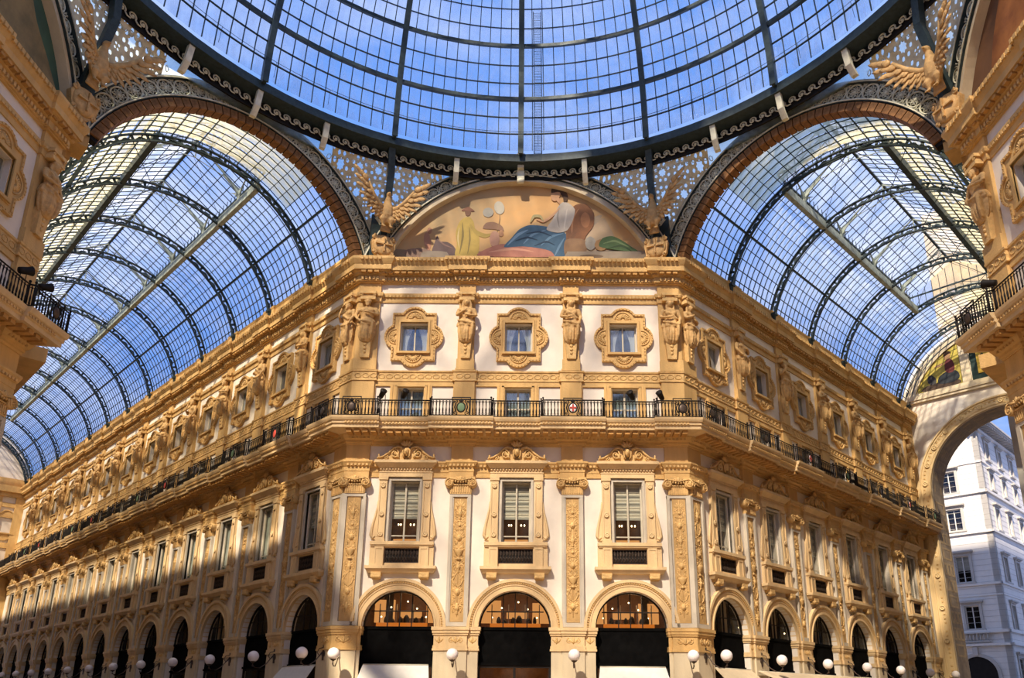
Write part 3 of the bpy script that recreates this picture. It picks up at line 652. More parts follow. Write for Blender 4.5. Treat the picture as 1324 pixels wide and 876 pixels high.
ABULB = mb.mesh('bulbs', 'bulb')
mb = MB(); 
for x in (-1.1, -.55, .5): 
    c = curtain(x-.2, x+.25, 4.55, 6.1, .6, 8, .03); mb.merge(c)
ACURT = mb.mesh('curtain', 'awning2')
dz = {}
wn = 0; dn = 0
for w, d in WALLS.items():
    xs = sorted(d['bays']); pl = PLACE[w]
    for k, b in enumerate(xs):
        # index from the corner nearest to the central facade
        if w == 'left': idx = len(xs)-1-k
        else: idx = k
        if w == 'center': pos = ['left', 'middle', 'right'][k]+' bay of the central facade'
        elif w in ('west', 'east'): pos = 'the visible bay of the '+pl
        else: pos = ORD[idx]+' bay of the '+pl+' from the corner'
        warm = w == 'center'
        def root(nm, lab, cat):
            r = lnk(nm, None, None, wpt(w, b), d['rz']); r.empty_display_size = .3; return tag(r, lab, cat, None, 'structure')
        # upper window
        wn += 1; r = root('window_%d' % wn, 'square attic window in ochre lobed shell frame, '+pos, 'window')
        f = lnk('surround', UFRAME, r); lnk('shell_ornament', SHELL, f)
        if idx < 6: lnk('bead_border', UBEAD, f)
        s_ = lnk('sash', USASH, r); lnk('pane', UPANE, s_)
        if (k+len(w)) % 3 or warm: lnk('curtain', UCURT, r)
        lnk('backdrop', ROOMB, r)
        # balcony door
        wn += 1; r = root('window_%d' % wn, 'low glazed balcony door behind the railing, '+pos, 'window')
        s_ = lnk('sash', DSASH, r); lnk('pane', DPANE, s_); lnk('curtain', DCURT, r)
        # lower window
        wn += 1; r = root('window_%d' % wn, 'tall window under scrolled pediment with mask, '+pos, 'window')
        f = lnk('surround', LENT, r); lnk('inner_frame', LFRAME, f); lnk('pediment', PEDI, r); s_ = lnk('sill', LSILL, r)
        for sx in (-.98, .98): lnk('bracket', LBRK, s_, (sx, 0, 0))
        g = lnk('grille', GRILL, r); lnk('grille_backing', GBACK, g)
        s_ = lnk('sash', LSASH, r); lnk('pane', LPANE, s_)
        if w in ('center',): lnk('roman_shade', LSHADE, r); lnk('glow_shelf', LBENCH, r); lnk('bulbs', LBULB, r)
        elif w == 'right' or idx == 0: lnk('roman_shade', LSHADE, r)
        else: lnk('curtain', LCURT, r)
        lnk('backdrop', LROOMW if w == 'center' else LROOMD, r)
        # arch
        dn += 1; r = root('door_%d' % dn, 'round arched shopfront with black fascia, '+pos, 'shopfront')
        f = lnk('archivolt', ARCHV, r)
        if idx < 7: lnk('bead_border', ABEAD, f)
        lnk('fascia', FASC, r); lnk('mullions', AMUL, r); lnk('fan_glass', AGLS, r); lnk('shop_door', ADOOR, r); lnk('door_glass', AGLD, r)
        lnk('interior', AROOMW if warm else AROOM, r)
        if warm: lnk('counter', ACNT, r); lnk('shelf', ASHLF, r); lnk('vases', AVASE, r); lnk('glow_panels', AWARM, r); lnk('bulbs', ABULB, r)
        if warm:
            ld = bpy.data.lights.new('room_lamp', 'POINT'); ld.energy = 45; ld.color = (1, .62, .32); ld.shadow_soft_size = .25; lo_ = lnk('room_lamp', ld, r, (.2, 1.3, 5.9))
            ld = bpy.data.lights.new('room_lamp', 'POINT'); ld.energy = 40; ld.color = (1, .6, .3); ld.shadow_soft_size = .25; lo_ = lnk('room_lamp', ld, r, (0, 1.6, 3.2))
        elif w == 'right' or k % 3 == 1: lnk('curtain', ACURT, r)
        if (w == 'right' and idx < 3): lnk('bulbs', ABULB, r)
        # door zone plate
        e = sorted([p for p in d['pil']]+[c for c in (d['x0'], d['x1'])]); lft = max([p for p in e if p < b]); rgt = min([p for p in e if p > b])
        l_, r_ = round(min(b-lft, 2.9), 2), round(min(rgt-b, 2.9), 2)
        lc = l_-.45 if lft in d['pil'] else l_-CPW; rc = r_-.45 if rgt in d['pil'] else r_-CPW
        key = (l_, r_)
        if key not in dz: dz[key] = doorzone(lc+.5, rc+.5).mesh('balcony_storey_cladding', 'ochre')
        lnk('balcony_storey_cladding', dz[key], d['root'], (b, 0, 0))
# ---------------------------------------------------------------- building cores (keep daylight out of the rooms)
for w, d in WALLS.items():
    i0 = 1.37 if d['m0'] else 0; i1 = 1.37 if d['m1'] else 0
    mb = MB(); mb.box(d['x0']+i0, d['x1']-i1, 3.3, 3.5, 0, 22.1)
    mb.hexa([(d['x0'],.4,22.0),(d['x1'],.4,22.0),(d['x1']-i1,3.5,22.0),(d['x0']+i0,3.5,22.0),(d['x0'],.4,22.12),(d['x1'],.4,22.12),(d['x1']-i1,3.5,22.12),(d['x0']+i0,3.5,22.12)])
    if not d['m0']: mb.box(d['x0'], d['x0']+.2, .45, 3.4, 0, 22)
    if not d['m1']: mb.box(d['x1']-.2, d['x1'], .45, 3.4, 0, 22)
    lnk('inner_wall', mb.mesh('inner_wall', 'dark'), d['root'])
# ---------------------------------------------------------------- balcony railings
def jogpath(w, q, jd):
    d = WALLS[w]; pts = []
    jj = sorted(d['jogs']['balcony_slab']); x0, x1 = d['x0'], d['x1']; cur = 0
    def add(x, j, m=0.0): pts.append((x+m*(q+j), -(q+j)))
    add(x0, jd if jj and jj[0][0] <= x0+1e-6 else 0, -d['m0'])
    for a_, b_ in jj:
        if a_ > x0+1e-6: add(a_-.06, 0); add(a_+.02, jd)
        if b_ < x1-1e-6: add(b_-.02, jd); add(b_+.06, 0)
    add(x1, jd if jj and jj[-1][1] >= x1-1e-6 else 0, d['m1'])
    return pts
def baluster(mb, x, y, full=True):
    z0, z1 = 13.22, 13.86
    if full:
        mb.tube([(x, y, z0), (x, y, z0+.10), (x, y, z0+.22), (x, y, z0+.34), (x, y, z0+.5), (x, y, z1)], [.014,.028,.034,.016,.026,.012], 4)
        mb.tube([(x+.045*math.cos(t*PI/3), y, z1-.06+.05*math.sin(t*PI/3)) for t in range(7)], .010, 3, False)
        mb.tube([(x+.045*math.cos(t*PI/3), y, z0+.05+.05*math.sin(t*PI/3)) for t in range(7)], .010, 3, False)
    else: mb.tube([(x, y, z0), (x, y, z0+.25), (x, y, z1)], [.014,.034,.014], 4, False)
mb = MB()   # medallion: scrolled frame around an oval shield
mb.plate(rect(-.30, .30, 13.17, 13.92), [rect(-.275, .275, 13.2, 13.89)], -.03, .0, True)
for s_ in (-1, 1):
    spiral(mb, s_*.19, 13.74, .085, 1.3, s_, 90, .018, -.03, 9, 4); spiral(mb, s_*.19, 13.32, .085, 1.3, -s_, -90, .018, -.03, 9, 4)
    mb.tube([(s_*.16, -.03, 13.70), (s_*.20, -.03, 13.54), (s_*.16, -.03, 13.38)], .022, 4)
mb.tube([(.13*math.cos(t*PI/6), -.04, 13.53+.18*math.sin(t*PI/6)) for t in range(13)], .024, 4, False)
for a_ in (50, 90, 130): leaf(mb, 0, 13.72, .15, .05, math.radians(a_), -.04)
MEDF = mb.mesh('medallion', 'black')
def disc(m): mb = MB(); mb.ell((0, -.04, 13.53), (.12, .03, .16), 10, 6); return mb.mesh('shield', m)
SHD = {'green': disc('green'), 'white': disc('whitep'), 'bronze': disc('bronze'), 'red': disc('red')}
CROSS = MB().box(-.10, .10, -.085, -.06, 13.505, 13.56).box(-.025, .025, -.085, -.06, 13.40, 13.66).mesh('cross', 'red')
shieldseq = {'center': ['bronze', 'green', 'white', 'bronze'], 'left': ['red', 'green', 'bronze'], 'right': ['bronze', 'white', 'green'], 'west': ['red', 'bronze'], 'east': ['red', 'bronze']}
for w, d in WALLS.items():
    r = lnk('balcony_railing', None, None, (d['o'][0], d['o'][1], 0), d['rz'])
    tag(r, 'black iron balcony railing with medallions, '+PLACE[w], 'railing')
    pts = jogpath(w, 1.08, .14); rails = MB()
    for z, rr in ((13.90, .032), (13.20, .022), (13.80, .012)):
        for (xa, ya), (xb, yb) in zip(pts[:-1], pts[1:]): rails.tube([(xa, ya, z), (xb, yb, z)], rr, 4)
    for x, y in pts: rails.tube([(x, y, 13.13), (x, y, 13.98)], .028, 5); rails.ell((x, y, 14.0), (.045, .045, .045), 6, 4)
    lnk('rails', rails.mesh('rails', 'black'), r)
    bal = MB()
    for (xa, ya), (xb, yb) in zip(pts[:-1], pts[1:]):
        L = math.hypot(xb-xa, yb-ya); n = max(1, int(L/.135))
        for i in range(n):
            t = (i+.5)/n; x = xa+(xb-xa)*t
            if any(abs(x-p) < .30 for p in d['pil']): continue
            baluster(bal, x, ya+(yb-ya)*t, not (w == 'left' and x < -30))
    tag(lnk('balusters', bal.mesh('balusters', 'black'), r), kind='stuff')
    for i, x in enumerate(sorted(d['pil'], key=lambda v: abs(v))):
        m = lnk('medallion', MEDF, r, (x, -1.22, -2.7), 0, (1.35, 1, 1.2)); sh = shieldseq[w][i % 3 + (1 if w == 'center' else 0)] if w != 'center' else ('green' if x < 0 else 'white')
        lnk('shield', SHD[sh], m)
        if sh == 'white': m2 = lnk('cross', CROSS, m)
    for mc, atl in d.get('cmid', []): m = lnk('medallion', MEDF, r, (mc+(-.15 if atl else .15), -1.25, -2.7), 0, (1.35, 1, 1.2)); lnk('shield', SHD['bronze'], m)
# ---------------------------------------------------------------- statues
def limb(mb, pts, rad, n=10): mb.tube(pts, rad, n, True)
def statue(kind):
    """caryatid, draped, base at z=0 (bottom hem) height 2.45 ; faces -y"""
    f = kind in ('woman', 'veiled'); mb = MB(); sw = .31 if f else .35
    # lower robe with folds
    rings = []; N_ = 40
    def robe(levels, fold, ph, cx=0.0):
        vs = []; fs = []
        for j, (z, rx, ry, cy, am) in enumerate(levels):
            for i in range(N_):
                a_ = 2*PI*i/N_; k = 1+am*math.sin(fold*a_+ph+z*1.5)+am*.5*math.sin((fold*2+1)*a_+ph*2)
                vs.append((cx+rx*k*math.cos(a_), cy+ry*k*math.sin(a_), z))
        for j in range(len(levels)-1):
            for i in range(N_): i2 = (i+1) % N_; fs.append((j*N_+i, j*N_+i2, (j+1)*N_+i2, (j+1)*N_+i))
        fs.append(tuple(range(N_))[::-1]); fs.append(tuple((len(levels)-1)*N_+i for i in range(N_)))
        mb.add(vs, fs, True)
    robe([(0.0,.16,.12,.02,.10),(.12,.24,.17,0,.13),(.3,.30,.21,0,.13),(.6,.335,.235,0,.11),(.9,.33,.23,0,.08),(1.1,.29,.20,.0,.05),(1.22,.25,.18,0,.02)], 9, .6)
    # overfold at the waist
    robe([(.80,.33,.25,0,.09),(.86,.37,.27,0,.10),(1.05,.34,.24,0,.06),(1.2,.27,.2,0,.03)], 7, 2.0)
    limb(mb, [(-.33, -.12, 1.12), (-.1, -.26, 1.0), (.18, -.25, .93), (.34, -.10, 1.0)], [.05, .06, .06, .05])   # mantle roll
    limb(mb, [(.26, -.22, 1.0), (.27, -.24, .7), (.24, -.22, .35), (.2, -.16, .12)], [.06, .07, .06, .03])         # hanging end
    for x_, z0, z1 in ((-.15,.15,.85),(-.04,.1,.8),(.08,.15,.8)): limb(mb, [(x_, -.19, z0), (x_*.9, -.245, (z0+z1)/2), (x_*.7, -.22, z1)], [.02,.035,.02], 6)
    # torso
    robe([(1.15,.24,.165,0,0),(1.3,.235 if f else .26,.165,0,0),(1.5,.27 if f else .30,.18,-.01,0),(1.66,.29 if f else .35,.175,0,0),(1.76,.25 if f else .33,.15,.01,0),(1.83,.12,.11,.01,0)], 3, 0)
    if f:
        for s_ in (-1, 1): mb.ell((s_*.12, -.15, 1.52), (.105, .095, .10), 10, 7)
        for x_ in (-.14,-.05,.05,.14): limb(mb, [(x_*1.3, -.16, 1.68), (x_, -.2, 1.4), (x_*.8, -.19, 1.18)], [.012,.02,.02], 5)
    else:
        for s_ in (-1, 1): mb.ell((s_*.15, -.13, 1.60), (.15, .07, .10), 10, 7); mb.ell((s_*.065, -.155, 1.40), (.055, .03, .05), 8, 5); mb.ell((s_*.06, -.15, 1.29), (.05, .03, .045), 8, 5)
    limb(mb, [(-.30, -.08, 1.70), (-.05, -.22, 1.5), (.25, -.15, 1.22)], [.05, .045, .06]) if kind != 'man' else None
    # neck, head
    limb(mb, [(0, .0, 1.78), (0, -.03, 1.92)], [.085, .075])
    hz = 2.05; mb.ell((0, -.06, hz), (.115, .135, .165), 14, 10)
    mb.ell((0, -.10, hz-.10), (.075, .075, .07), 8, 6)                       # jaw
    limb(mb, [(0, -.19, hz+.03), (0, -.225, hz-.03)], [.014, .024], 6)        # nose
    limb(mb, [(-.08, -.165, hz+.045), (0, -.18, hz+.05), (.08, -.165, hz+.045)], [.015, .012, .015], 5)   # brow
    limb(mb, [(-.035, -.178, hz-.075), (0, -.192, hz-.07), (.035, -.178, hz-.075)], .014, 5)               # mouth
    for s_ in (-1, 1): mb.ell((s_*.045, -.172, hz+.015), (.02, .012, .012), 6, 4); mb.ell((s_*.115, -.04, hz-.01), (.02, .035, .045), 6, 4)
    if kind == 'woman':
        for a_ in range(9): t = PI*(a_)/8; mb.ell((.125*math.cos(t), -.08, hz+.06+.12*math.sin(t)), (.05, .07, .05), 7, 5)
        mb.ell((0, .05, hz+.03), (.13, .10, .14), 9, 6)
        for s_ in (-1, 1): limb(mb, [(s_*.13, -.02, hz), (s_*.15, -.03, hz-.18), (s_*.13, -.09, hz-.3)], [.045,.04,.025])
    elif kind == 'veiled':
        limb(mb, [(.17, -.02, 1.78), (.17, -.03, 2.0), (.12, -.06, 2.2), (0, -.08, 2.25), (-.12, -.06, 2.2), (-.17, -.03, 2.0), (-.17, -.02, 1.78)], [.06,.05,.05,.055,.05,.05,.06])
        mb.ell((0, .04, hz+.03), (.15, .13, .19), 10, 7)
    else:
        for a_ in range(7): t = PI*(a_)/6; mb.ell((.12*math.cos(t), -.05, hz+.08+.09*math.sin(t)), (.045, .07, .045), 7, 5)
        mb.ell((0, .04, hz+.04), (.125, .11, .14), 9, 6)
        for x_ in (-.05, 0, .05): limb(mb, [(x_, -.16, hz-.1), (x_*.7, -.17, hz-.22)], [.035, .018], 6)    # beard
    # arms: shoulder, elbow, wrist and fingers
    def arm(s_, elb, wr, hand):
        sh = (s_*(sw-.02), -.01, 1.70); limb(mb, [sh, ((sh[0]+elb[0])/2*1.03, (sh[1]+elb[1])/2, (sh[2]+elb[2])/2), elb], [.095, .085, .068])
        mb.ell(sh, (.10, .10, .10), 9, 6); limb(mb, [elb, ((elb[0]+wr[0])/2, (elb[1]+wr[1])/2-.01, (elb[2]+wr[2])/2), wr], [.07, .066, .045])
        h = Vector(hand)-Vector(wr); mid = Vector(wr)+h*.5; limb(mb, [wr, tuple(mid), hand], [.045, .055, .04], 8)
        hd = h.normalized(); sd_ = Vector((0, 0, 1)) if abs(hd.z) < .7 else Vector((1, 0, 0))
        for i in range(4): q = Vector(hand)+sd_*(.035*(i-1.5)); limb(mb, [tuple(q), tuple(q+hd*(.06+.01*(i in (1, 2)))), tuple(q+hd*.09+Vector((0, .03, -.01)))], [.019,.017,.014], 5)
        q = mid+sd_*.04; limb(mb, [tuple(q), tuple(q+hd*.05+sd_*.03), tuple(q+hd*.09+sd_*.03)], [.02,.018,.014], 5)
    if kind == 'woman': arm(-1, (-.40, -.08, 1.36), (-.14, -.30, 1.24), (-.02, -.31, 1.28)); arm(1, (.38, -.05, 1.34), (.33, -.20, 1.06), (.30, -.26, .96))
    elif kind == 'veiled': arm(-1, (-.37, -.10, 1.38), (-.12, -.28, 1.52), (-.02, -.27, 1.60)); arm(1, (.39, -.10, 1.36), (.14, -.30, 1.30), (.02, -.31, 1.34))
    elif kind == 'man': arm(-1, (-.46, -.06, 1.36), (-.34, -.22, 1.10), (-.26, -.27, 1.02)); arm(1, (.44, -.10, 1.38), (.12, -.30, 1.42), (0, -.30, 1.46))
    else: arm(-1, (-.45, -.06, 1.38), (-.38, -.24, 1.62), (-.32, -.26, 1.72)); arm(1, (.44, -.06, 1.34), (.38, -.20, 1.06), (.34, -.24, .96)); limb(mb, [(-.34, -.26, 1.5), (-.30, -.27, 1.72), (-.26, -.2, 2.0)], .04)
    return remesh(mb, .026, 'figure', 'statue', 1)
ST = {k: statue(k) for k in ('woman', 'veiled', 'man', 'elder')}
SD = {'woman': 'draped woman with wreathed hair, one hand at her waist', 'veiled': 'veiled woman clasping both hands at her breast', 'man': 'bearded bare-chested man with a hand on his chest', 'elder': 'bearded man holding a staff at his shoulder'}
SGRP = 'stone caryatid statues under the top cornice'
STZ = 16.95
def place_statue(kind, w, x, q, label, rz=0.0, z=STZ, sc=(1.12, 1.05, .96)):
    o = lnk('statue', ST[kind], None, wpt(w, x, q, z), WALLS[w]['rz']+rz, sc)
    return tag(o, label, 'statue', SGRP)
seq = ['veiled', 'woman', 'man', 'elder']
for w, d in WALLS.items():
    for i, x in enumerate(sorted(d['pil'], key=lambda v: abs(v))):
        if w == 'center': k = 'veiled' if x < 0 else 'woman'; lab = 'single %s statue %s of the middle attic window' % ('veiled woman' if x < 0 else 'wreathed woman', 'left' if x < 0 else 'right')
        elif w in ('west', 'east'): k = 'woman'; lab = 'ochre draped woman statue on the pilaster beyond the corner pair, '+('left' if w == 'west' else 'right')+' edge facade'
        else: k = seq[(i+(2 if w == 'right' else 0)) % 4]; lab = 'ochre statue of a %s on the %s pilaster of the %s' % (SD[k].split(',')[0].split(' clasping')[0].split(' with')[0].split(' holding')[0], ORD[i], PLACE[w])
        place_statue(k, w, x, .30, lab)
    for mc, atl in d.get('cmid', []):
        if w == 'center': k = 'woman' if atl is False else 'man'; lab = ('bare-chested man of the statue pair at the left corner of the central facade' if atl else 'woman of the statue pair at the right corner of the central facade')
        elif w == 'left': k, lab = 'elder', 'bearded man with staff of the pair at the left corner, on the gallery side'
        elif w == 'right': k, lab = 'veiled', 'veiled woman of the statue pair at the right corner, on the gallery side'
        elif w == 'west': k, lab = 'woman', 'shaded woman statue at the corner of the left edge facade'
        else: k, lab = 'man', 'sunlit bearded man statue at the corner of the right edge facade'
        place_statue(k, w, mc, .30, lab, 0)
# ---------------------------------------------------------------- wall lamps
mb = MB(); mb.ell((0, 0, 0), (.235, .235, .235), 20, 12); GLOBE = mb.mesh('globe', 'globe')
mb = MB()
mb.lathe([(.02,-.42),(.03,-.36),(.012,-.30),(.04,-.27),(.10,-.235),(.13,-.20),(.12,-.18)], (0,0,0), 10)
mb.tube([(0, 0, -.36), (0, .12, -.46), (0, .35, -.46), (0, .60, -.30), (0, .80, -.05), (0, .93, .1)], [.02,.022,.022,.022,.022,.03], 6)
mb.tube([(0, .93, .25), (0, .75, .2), (0, .68, .05), (0, .78, -.08), (0, .88, 0)], .018, 5)
mb.lathe([(.02,-.05),(.12,-.03),(.14,0),(.10,.05)], (0, .97, 0), 12, 1, True, 'y')
mb.box(-.05, .05, .93, 1.0, -.25, .35)
ARM = mb.mesh('bracket', 'bronze')
LPG = 'white globe wall lamps on the piers'
def lamp(w, x, lab, q=1.12, z=3.47):
    o = lnk('wall_lamp', None, None, wpt(w, x, q, z), WALLS[w]['rz']); o.empty_display_size = .2; tag(o, lab, 'lamp', LPG)
    lnk('globe', GLOBE, o); lnk('bracket', ARM, o)
for w, d in WALLS.items():
    if w in ('west', 'east'): continue
    for i, x in enumerate(sorted(d['pil'], key=lambda v: abs(v))):
        if w == 'center': lamp(w, x-.02, 'white globe lamp on the pier '+('left' if x < 0 else 'right')+' of the middle shopfront', 1.0, 3.42)
        else: lamp(w, x, 'white globe lamp on the %s pier of the %s' % (ORD[i], PLACE[w]))
    if w == 'center': lamp(w, -6.97, 'white globe lamp on the left corner pier, central facade side', 1.0, 3.42); lamp(w, 6.95, 'white globe lamp on the right corner pier, central facade side', 1.0, 3.42)
    elif w == 'left': lamp(w, -.45, 'white globe lamp on the left corner pier, gallery side')
    else: lamp(w, .45, 'white globe lamp on the right corner pier, gallery side')
# ---------------------------------------------------------------- awnings, floodlights
def awning(w, x, hw, z0, z1, out, m, lab, name='awning', q0=.02):
    r = lnk(name, None, None, wpt(w, x), WALLS[w]['rz']); tag(r, lab, 'awning')
    mb = MB(); mb.hexa([(-hw-.2,-out,z1),(hw+.2,-out,z1),(hw,-q0,z0),(-hw,-q0,z0),(-hw-.2,-out,z1+.03),(hw+.2,-out,z1+.03),(hw,-q0,z0+.03),(-hw,-q0,z0+.03)])
    lnk('canvas', mb.mesh('canvas', m), r)
    mb = MB(); mb.tube([(-hw-.2, -out, z1), (hw+.2, -out, z1)], .03, 6); mb.tube([(-hw, -q0, z0), (hw, -q0, z0)], .04, 6)
    for s_ in (-1, 1): mb.tube([(s_*hw*.9, -.05, z0-.7), (s_*(hw+.1), -out+.05, z1)], .018, 5)
    lnk('frame', mb.mesh('frame', 'frame'), r)
awning('center', -4.715, 1.3, 3.05, 1.9, 1.0, 'awning', 'white shop awning under the left arch of the central facade')
awning('center', 4.715, 1.3, 3.02, 1.9, 1.0, 'awning', 'white shop awning under the right arch of the central facade')
awning('left', -2.6, 1.35, 3.05, 1.8, 1.0, 'awning', 'white shop awning under the first arch of the left gallery wing')
awning('right', 2.7, 1.4, 3.05, 2.1, 1.1, 'awning2', 'sand coloured canvas awning under the first arch of the right wing')
awning('right', 15.0, 10.6, 3.0, 2.2, 2.2, 'awning2', 'long sand coloured awning along the right wing shopfronts', 'long_awning', .25)
FLG = 'black floodlights on the balcony railing'
def flood(w, x, lab, rx=0.5):
    r = lnk('floodlight', None, None, wpt(w, x, 1.05, 13.9), WALLS[w]['rz']); tag(r, lab, 'floodlight', FLG)
    mb = MB(); mb.lathe([(.10,-.2),(.11,-.1),(.12,.05),(.15,.18),(.15,.2)], (0,0,0), 10)
    mb.xf(Matrix.Translation((0, -.05, .28)) @ Matrix.Rotation(math.radians(55), 4, 'X') @ Matrix.Rotation(rx, 4, 'Y')); lnk('lamp_body', mb.mesh('lamp_body', 'black'), r)
    mb = MB(); mb.tube([(-.13, 0, 0), (-.13, 0, .28)], .015, 4); mb.tube([(.13, 0, 0), (.13, 0, .28)], .015, 4); mb.tube([(-.13, 0, 0), (.13, 0, 0)], .02, 4); lnk('yoke', mb.mesh('yoke', 'black'), r)
flood('center', -5.75, 'black floodlight on the railing nearest the left corner of the central facade')
flood('center', -4.35+.0-.45, 'second black floodlight from the left on the central railing')
flood('center', 4.85, 'black floodlight second from the right on the central railing', -.5); flood('center', 6.1, 'black floodlight nearest the right corner of the central railing', -.5)
flood('west', 5.5, 'black floodlight on the railing at the left edge of the view', .9); flood('west', 6.5, 'black floodlight nearest the corner of the left edge railing', .9); flood('east', -5.9, 'black floodlight on the railing at the right edge of the view', -.9)
# ---------------------------------------------------------------- eagles on the octagon corners
def eagle():
    mb = MB()
    limb(mb, [(0,.05,1.05),(0,.0,1.35),(0,-.03,1.65),(0,-.05,1.92),(0,-.10,2.12)], [.16,.25,.24,.15,.10], 12)
    mb.ell((0, -.14, 2.22), (.10, .14, .11), 10, 7); limb(mb, [(0, -.24, 2.24), (0, -.33, 2.21), (0, -.35, 2.14)], [.05,.035,.012], 6)
    for s_ in (-1, 1):
        mb.ell((s_*.07, -.19, 2.26), (.02, .03, .015), 6, 4)
        limb(mb, [(s_*.13, -.03, 1.32), (s_*.17, -.14, 1.10), (s_*.14, -.10, .93)], [.13,.12,.06], 8); limb(mb, [(s_*.14, -.10, .93), (s_*.14, -.16, .80)], [.05,.05], 6)
        for t in (-1, 0, 1): limb(mb, [(s_*.14, -.14, .82), (s_*.14+t*.06, -.24, .80), (s_*.14+t*.08, -.28, .72)], [.035,.03,.012], 5)
    for t in range(5): limb(mb, [(.05*(t-2), .1, 1.15), (.09*(t-2), .12, .75)], [.06,.045], 6)
    body = remesh(mb, .03, 'body', 'statue', 1)
    wings = []
    for s_ in (-1, 1):
        wb = MB()
        pts = [(s_*.16,.0,1.72),(s_*.42,-.16,1.80),(s_*.70,-.36,2.06),(s_*.98,-.58,2.45)]
        limb(wb, pts, [.15,.13,.10,.06], 8)
        for lay, (n, L, z_, th) in enumerate(((10, .62, 0, .03), (9, .42, -.03, .035), (8, .24, -.06, .04))):
            for i in range(n):
                t = i/(n-1); k = t*3; j = min(2, int(k)); f_ = k-j; p = Vector(pts[j])*(1-f_)+Vector(pts[j+1])*f_
                ang = math.radians(-95+t*118) ; Lf = L*(1+.35*t)
                dx, dz_ = math.cos(ang)*s_, math.sin(ang)
                dirv = Vector((dx*.75, -.10-.22*abs(dx), dz_)).normalized(); c = p+dirv*(Lf/2)+Vector((0, -.02*lay-.01*(i % 2), 0))
                R = Matrix((dirv, Vector((0, 1, 0)), dirv.cross(Vector((0, 1, 0))))).transposed()
                wb.ell(tuple(c), (Lf/2, th, .115+.012*lay), 7, 4, R)
        wings.append(wb.mesh('wing', 'statue'))
    sb = MB()
    sb.lathe([(.40,.10),(.42,.0),(.36,-.06),(.30,-.08),(.0,-.14)], (0, -.12, .36), 20, 1.15, True, 'y')
    sb.plate([(-.42,.1),(-.2,-.18),(0,-.26),(.2,-.18),(.42,.1),(.50,.55),(.34,.78),(0,.86),(-.34,.78),(-.50,.55)], [], -.10, .12, True)
    for s_ in (-1, 1): spiral(sb, s_*.40, .70, .12, 1.3, s_, 90, .05, -.12, 9); spiral(sb, s_*.36, .02, .10, 1.3, -s_, -90, .04, -.12, 9)
    sb.box(-.34, .34, -.30, -.22, .33, .38); sb.box(-.025, .025, -.30, -.22, .02, .68)
    return body, wings, sb.mesh('shield', 'statue')
EB, EW, ES = eagle()
for az, lab in ((-22.5, 'stone eagle with spread wings over shield, left end of the central painting'), (22.5, 'stone eagle with spread wings over shield, right end of the central painting'), (-67.5, 'shaded stone eagle over shield at the upper left of the view'), (67.5, 'sunlit stone eagle over shield at the upper right of the view')):
    t = math.radians(az); R_ = 16.6; o = lnk('eagle', None, None, (R_*math.sin(t), R_*math.cos(t), 21.36), -t, (1.08, 1.08, 1.08)); tag(o, lab, 'eagle statue')
    lnk('body', EB, o, (0, -.45, .12), 0, (1.12, 1.12, 1.12)); [lnk('wing', q, o, (0, -.45, .12), 0, (1.0, 1.12, 1.05)) for q in EW]; lnk('shield', ES, o, (0, -.05, 0), 0, (1.05, 1.05, 1.05))
# ---------------------------------------------------------------- octagon arches with rosette bands
mb = MB()
for i in range(16): pass
mb.tube([(.27*math.cos(t*PI/8), 0, .27*math.sin(t*PI/8)) for t in range(17)], .040, 4, False)
for i in range(8): leaf(mb, .0, 0, .01, .01, 0); t = math.radians(i*45); mb.tube([(.07*math.cos(t), 0, .07*math.sin(t)), (.155*math.cos(t-.28), 0, .155*math.sin(t-.28)), (.225*math.cos(t), 0, .225*math.sin(t)), (.155*math.cos(t+.28), 0, .155*math.sin(t+.28)), (.07*math.cos(t), 0, .07*math.sin(t))], .024, 3, False)
mb.ell((0, 0, 0), (.07, .04, .07), 8, 4); ROSE = mb.mesh('rosette', 'latt')
mb = MB()
for s1 in (-1, 1):
    for s2 in (-1, 1): mb.tube([(0, 0, 0), (s1*.06, 0, s2*.12), (s1*.02, 0, s2*.24), (s1*.09, 0, s2*.29)], .034, 3, False)
mb.ell((0, 0, 0), (.05, .025, .05), 6, 4); KNOT = mb.mesh('knot_ornament', 'latt')
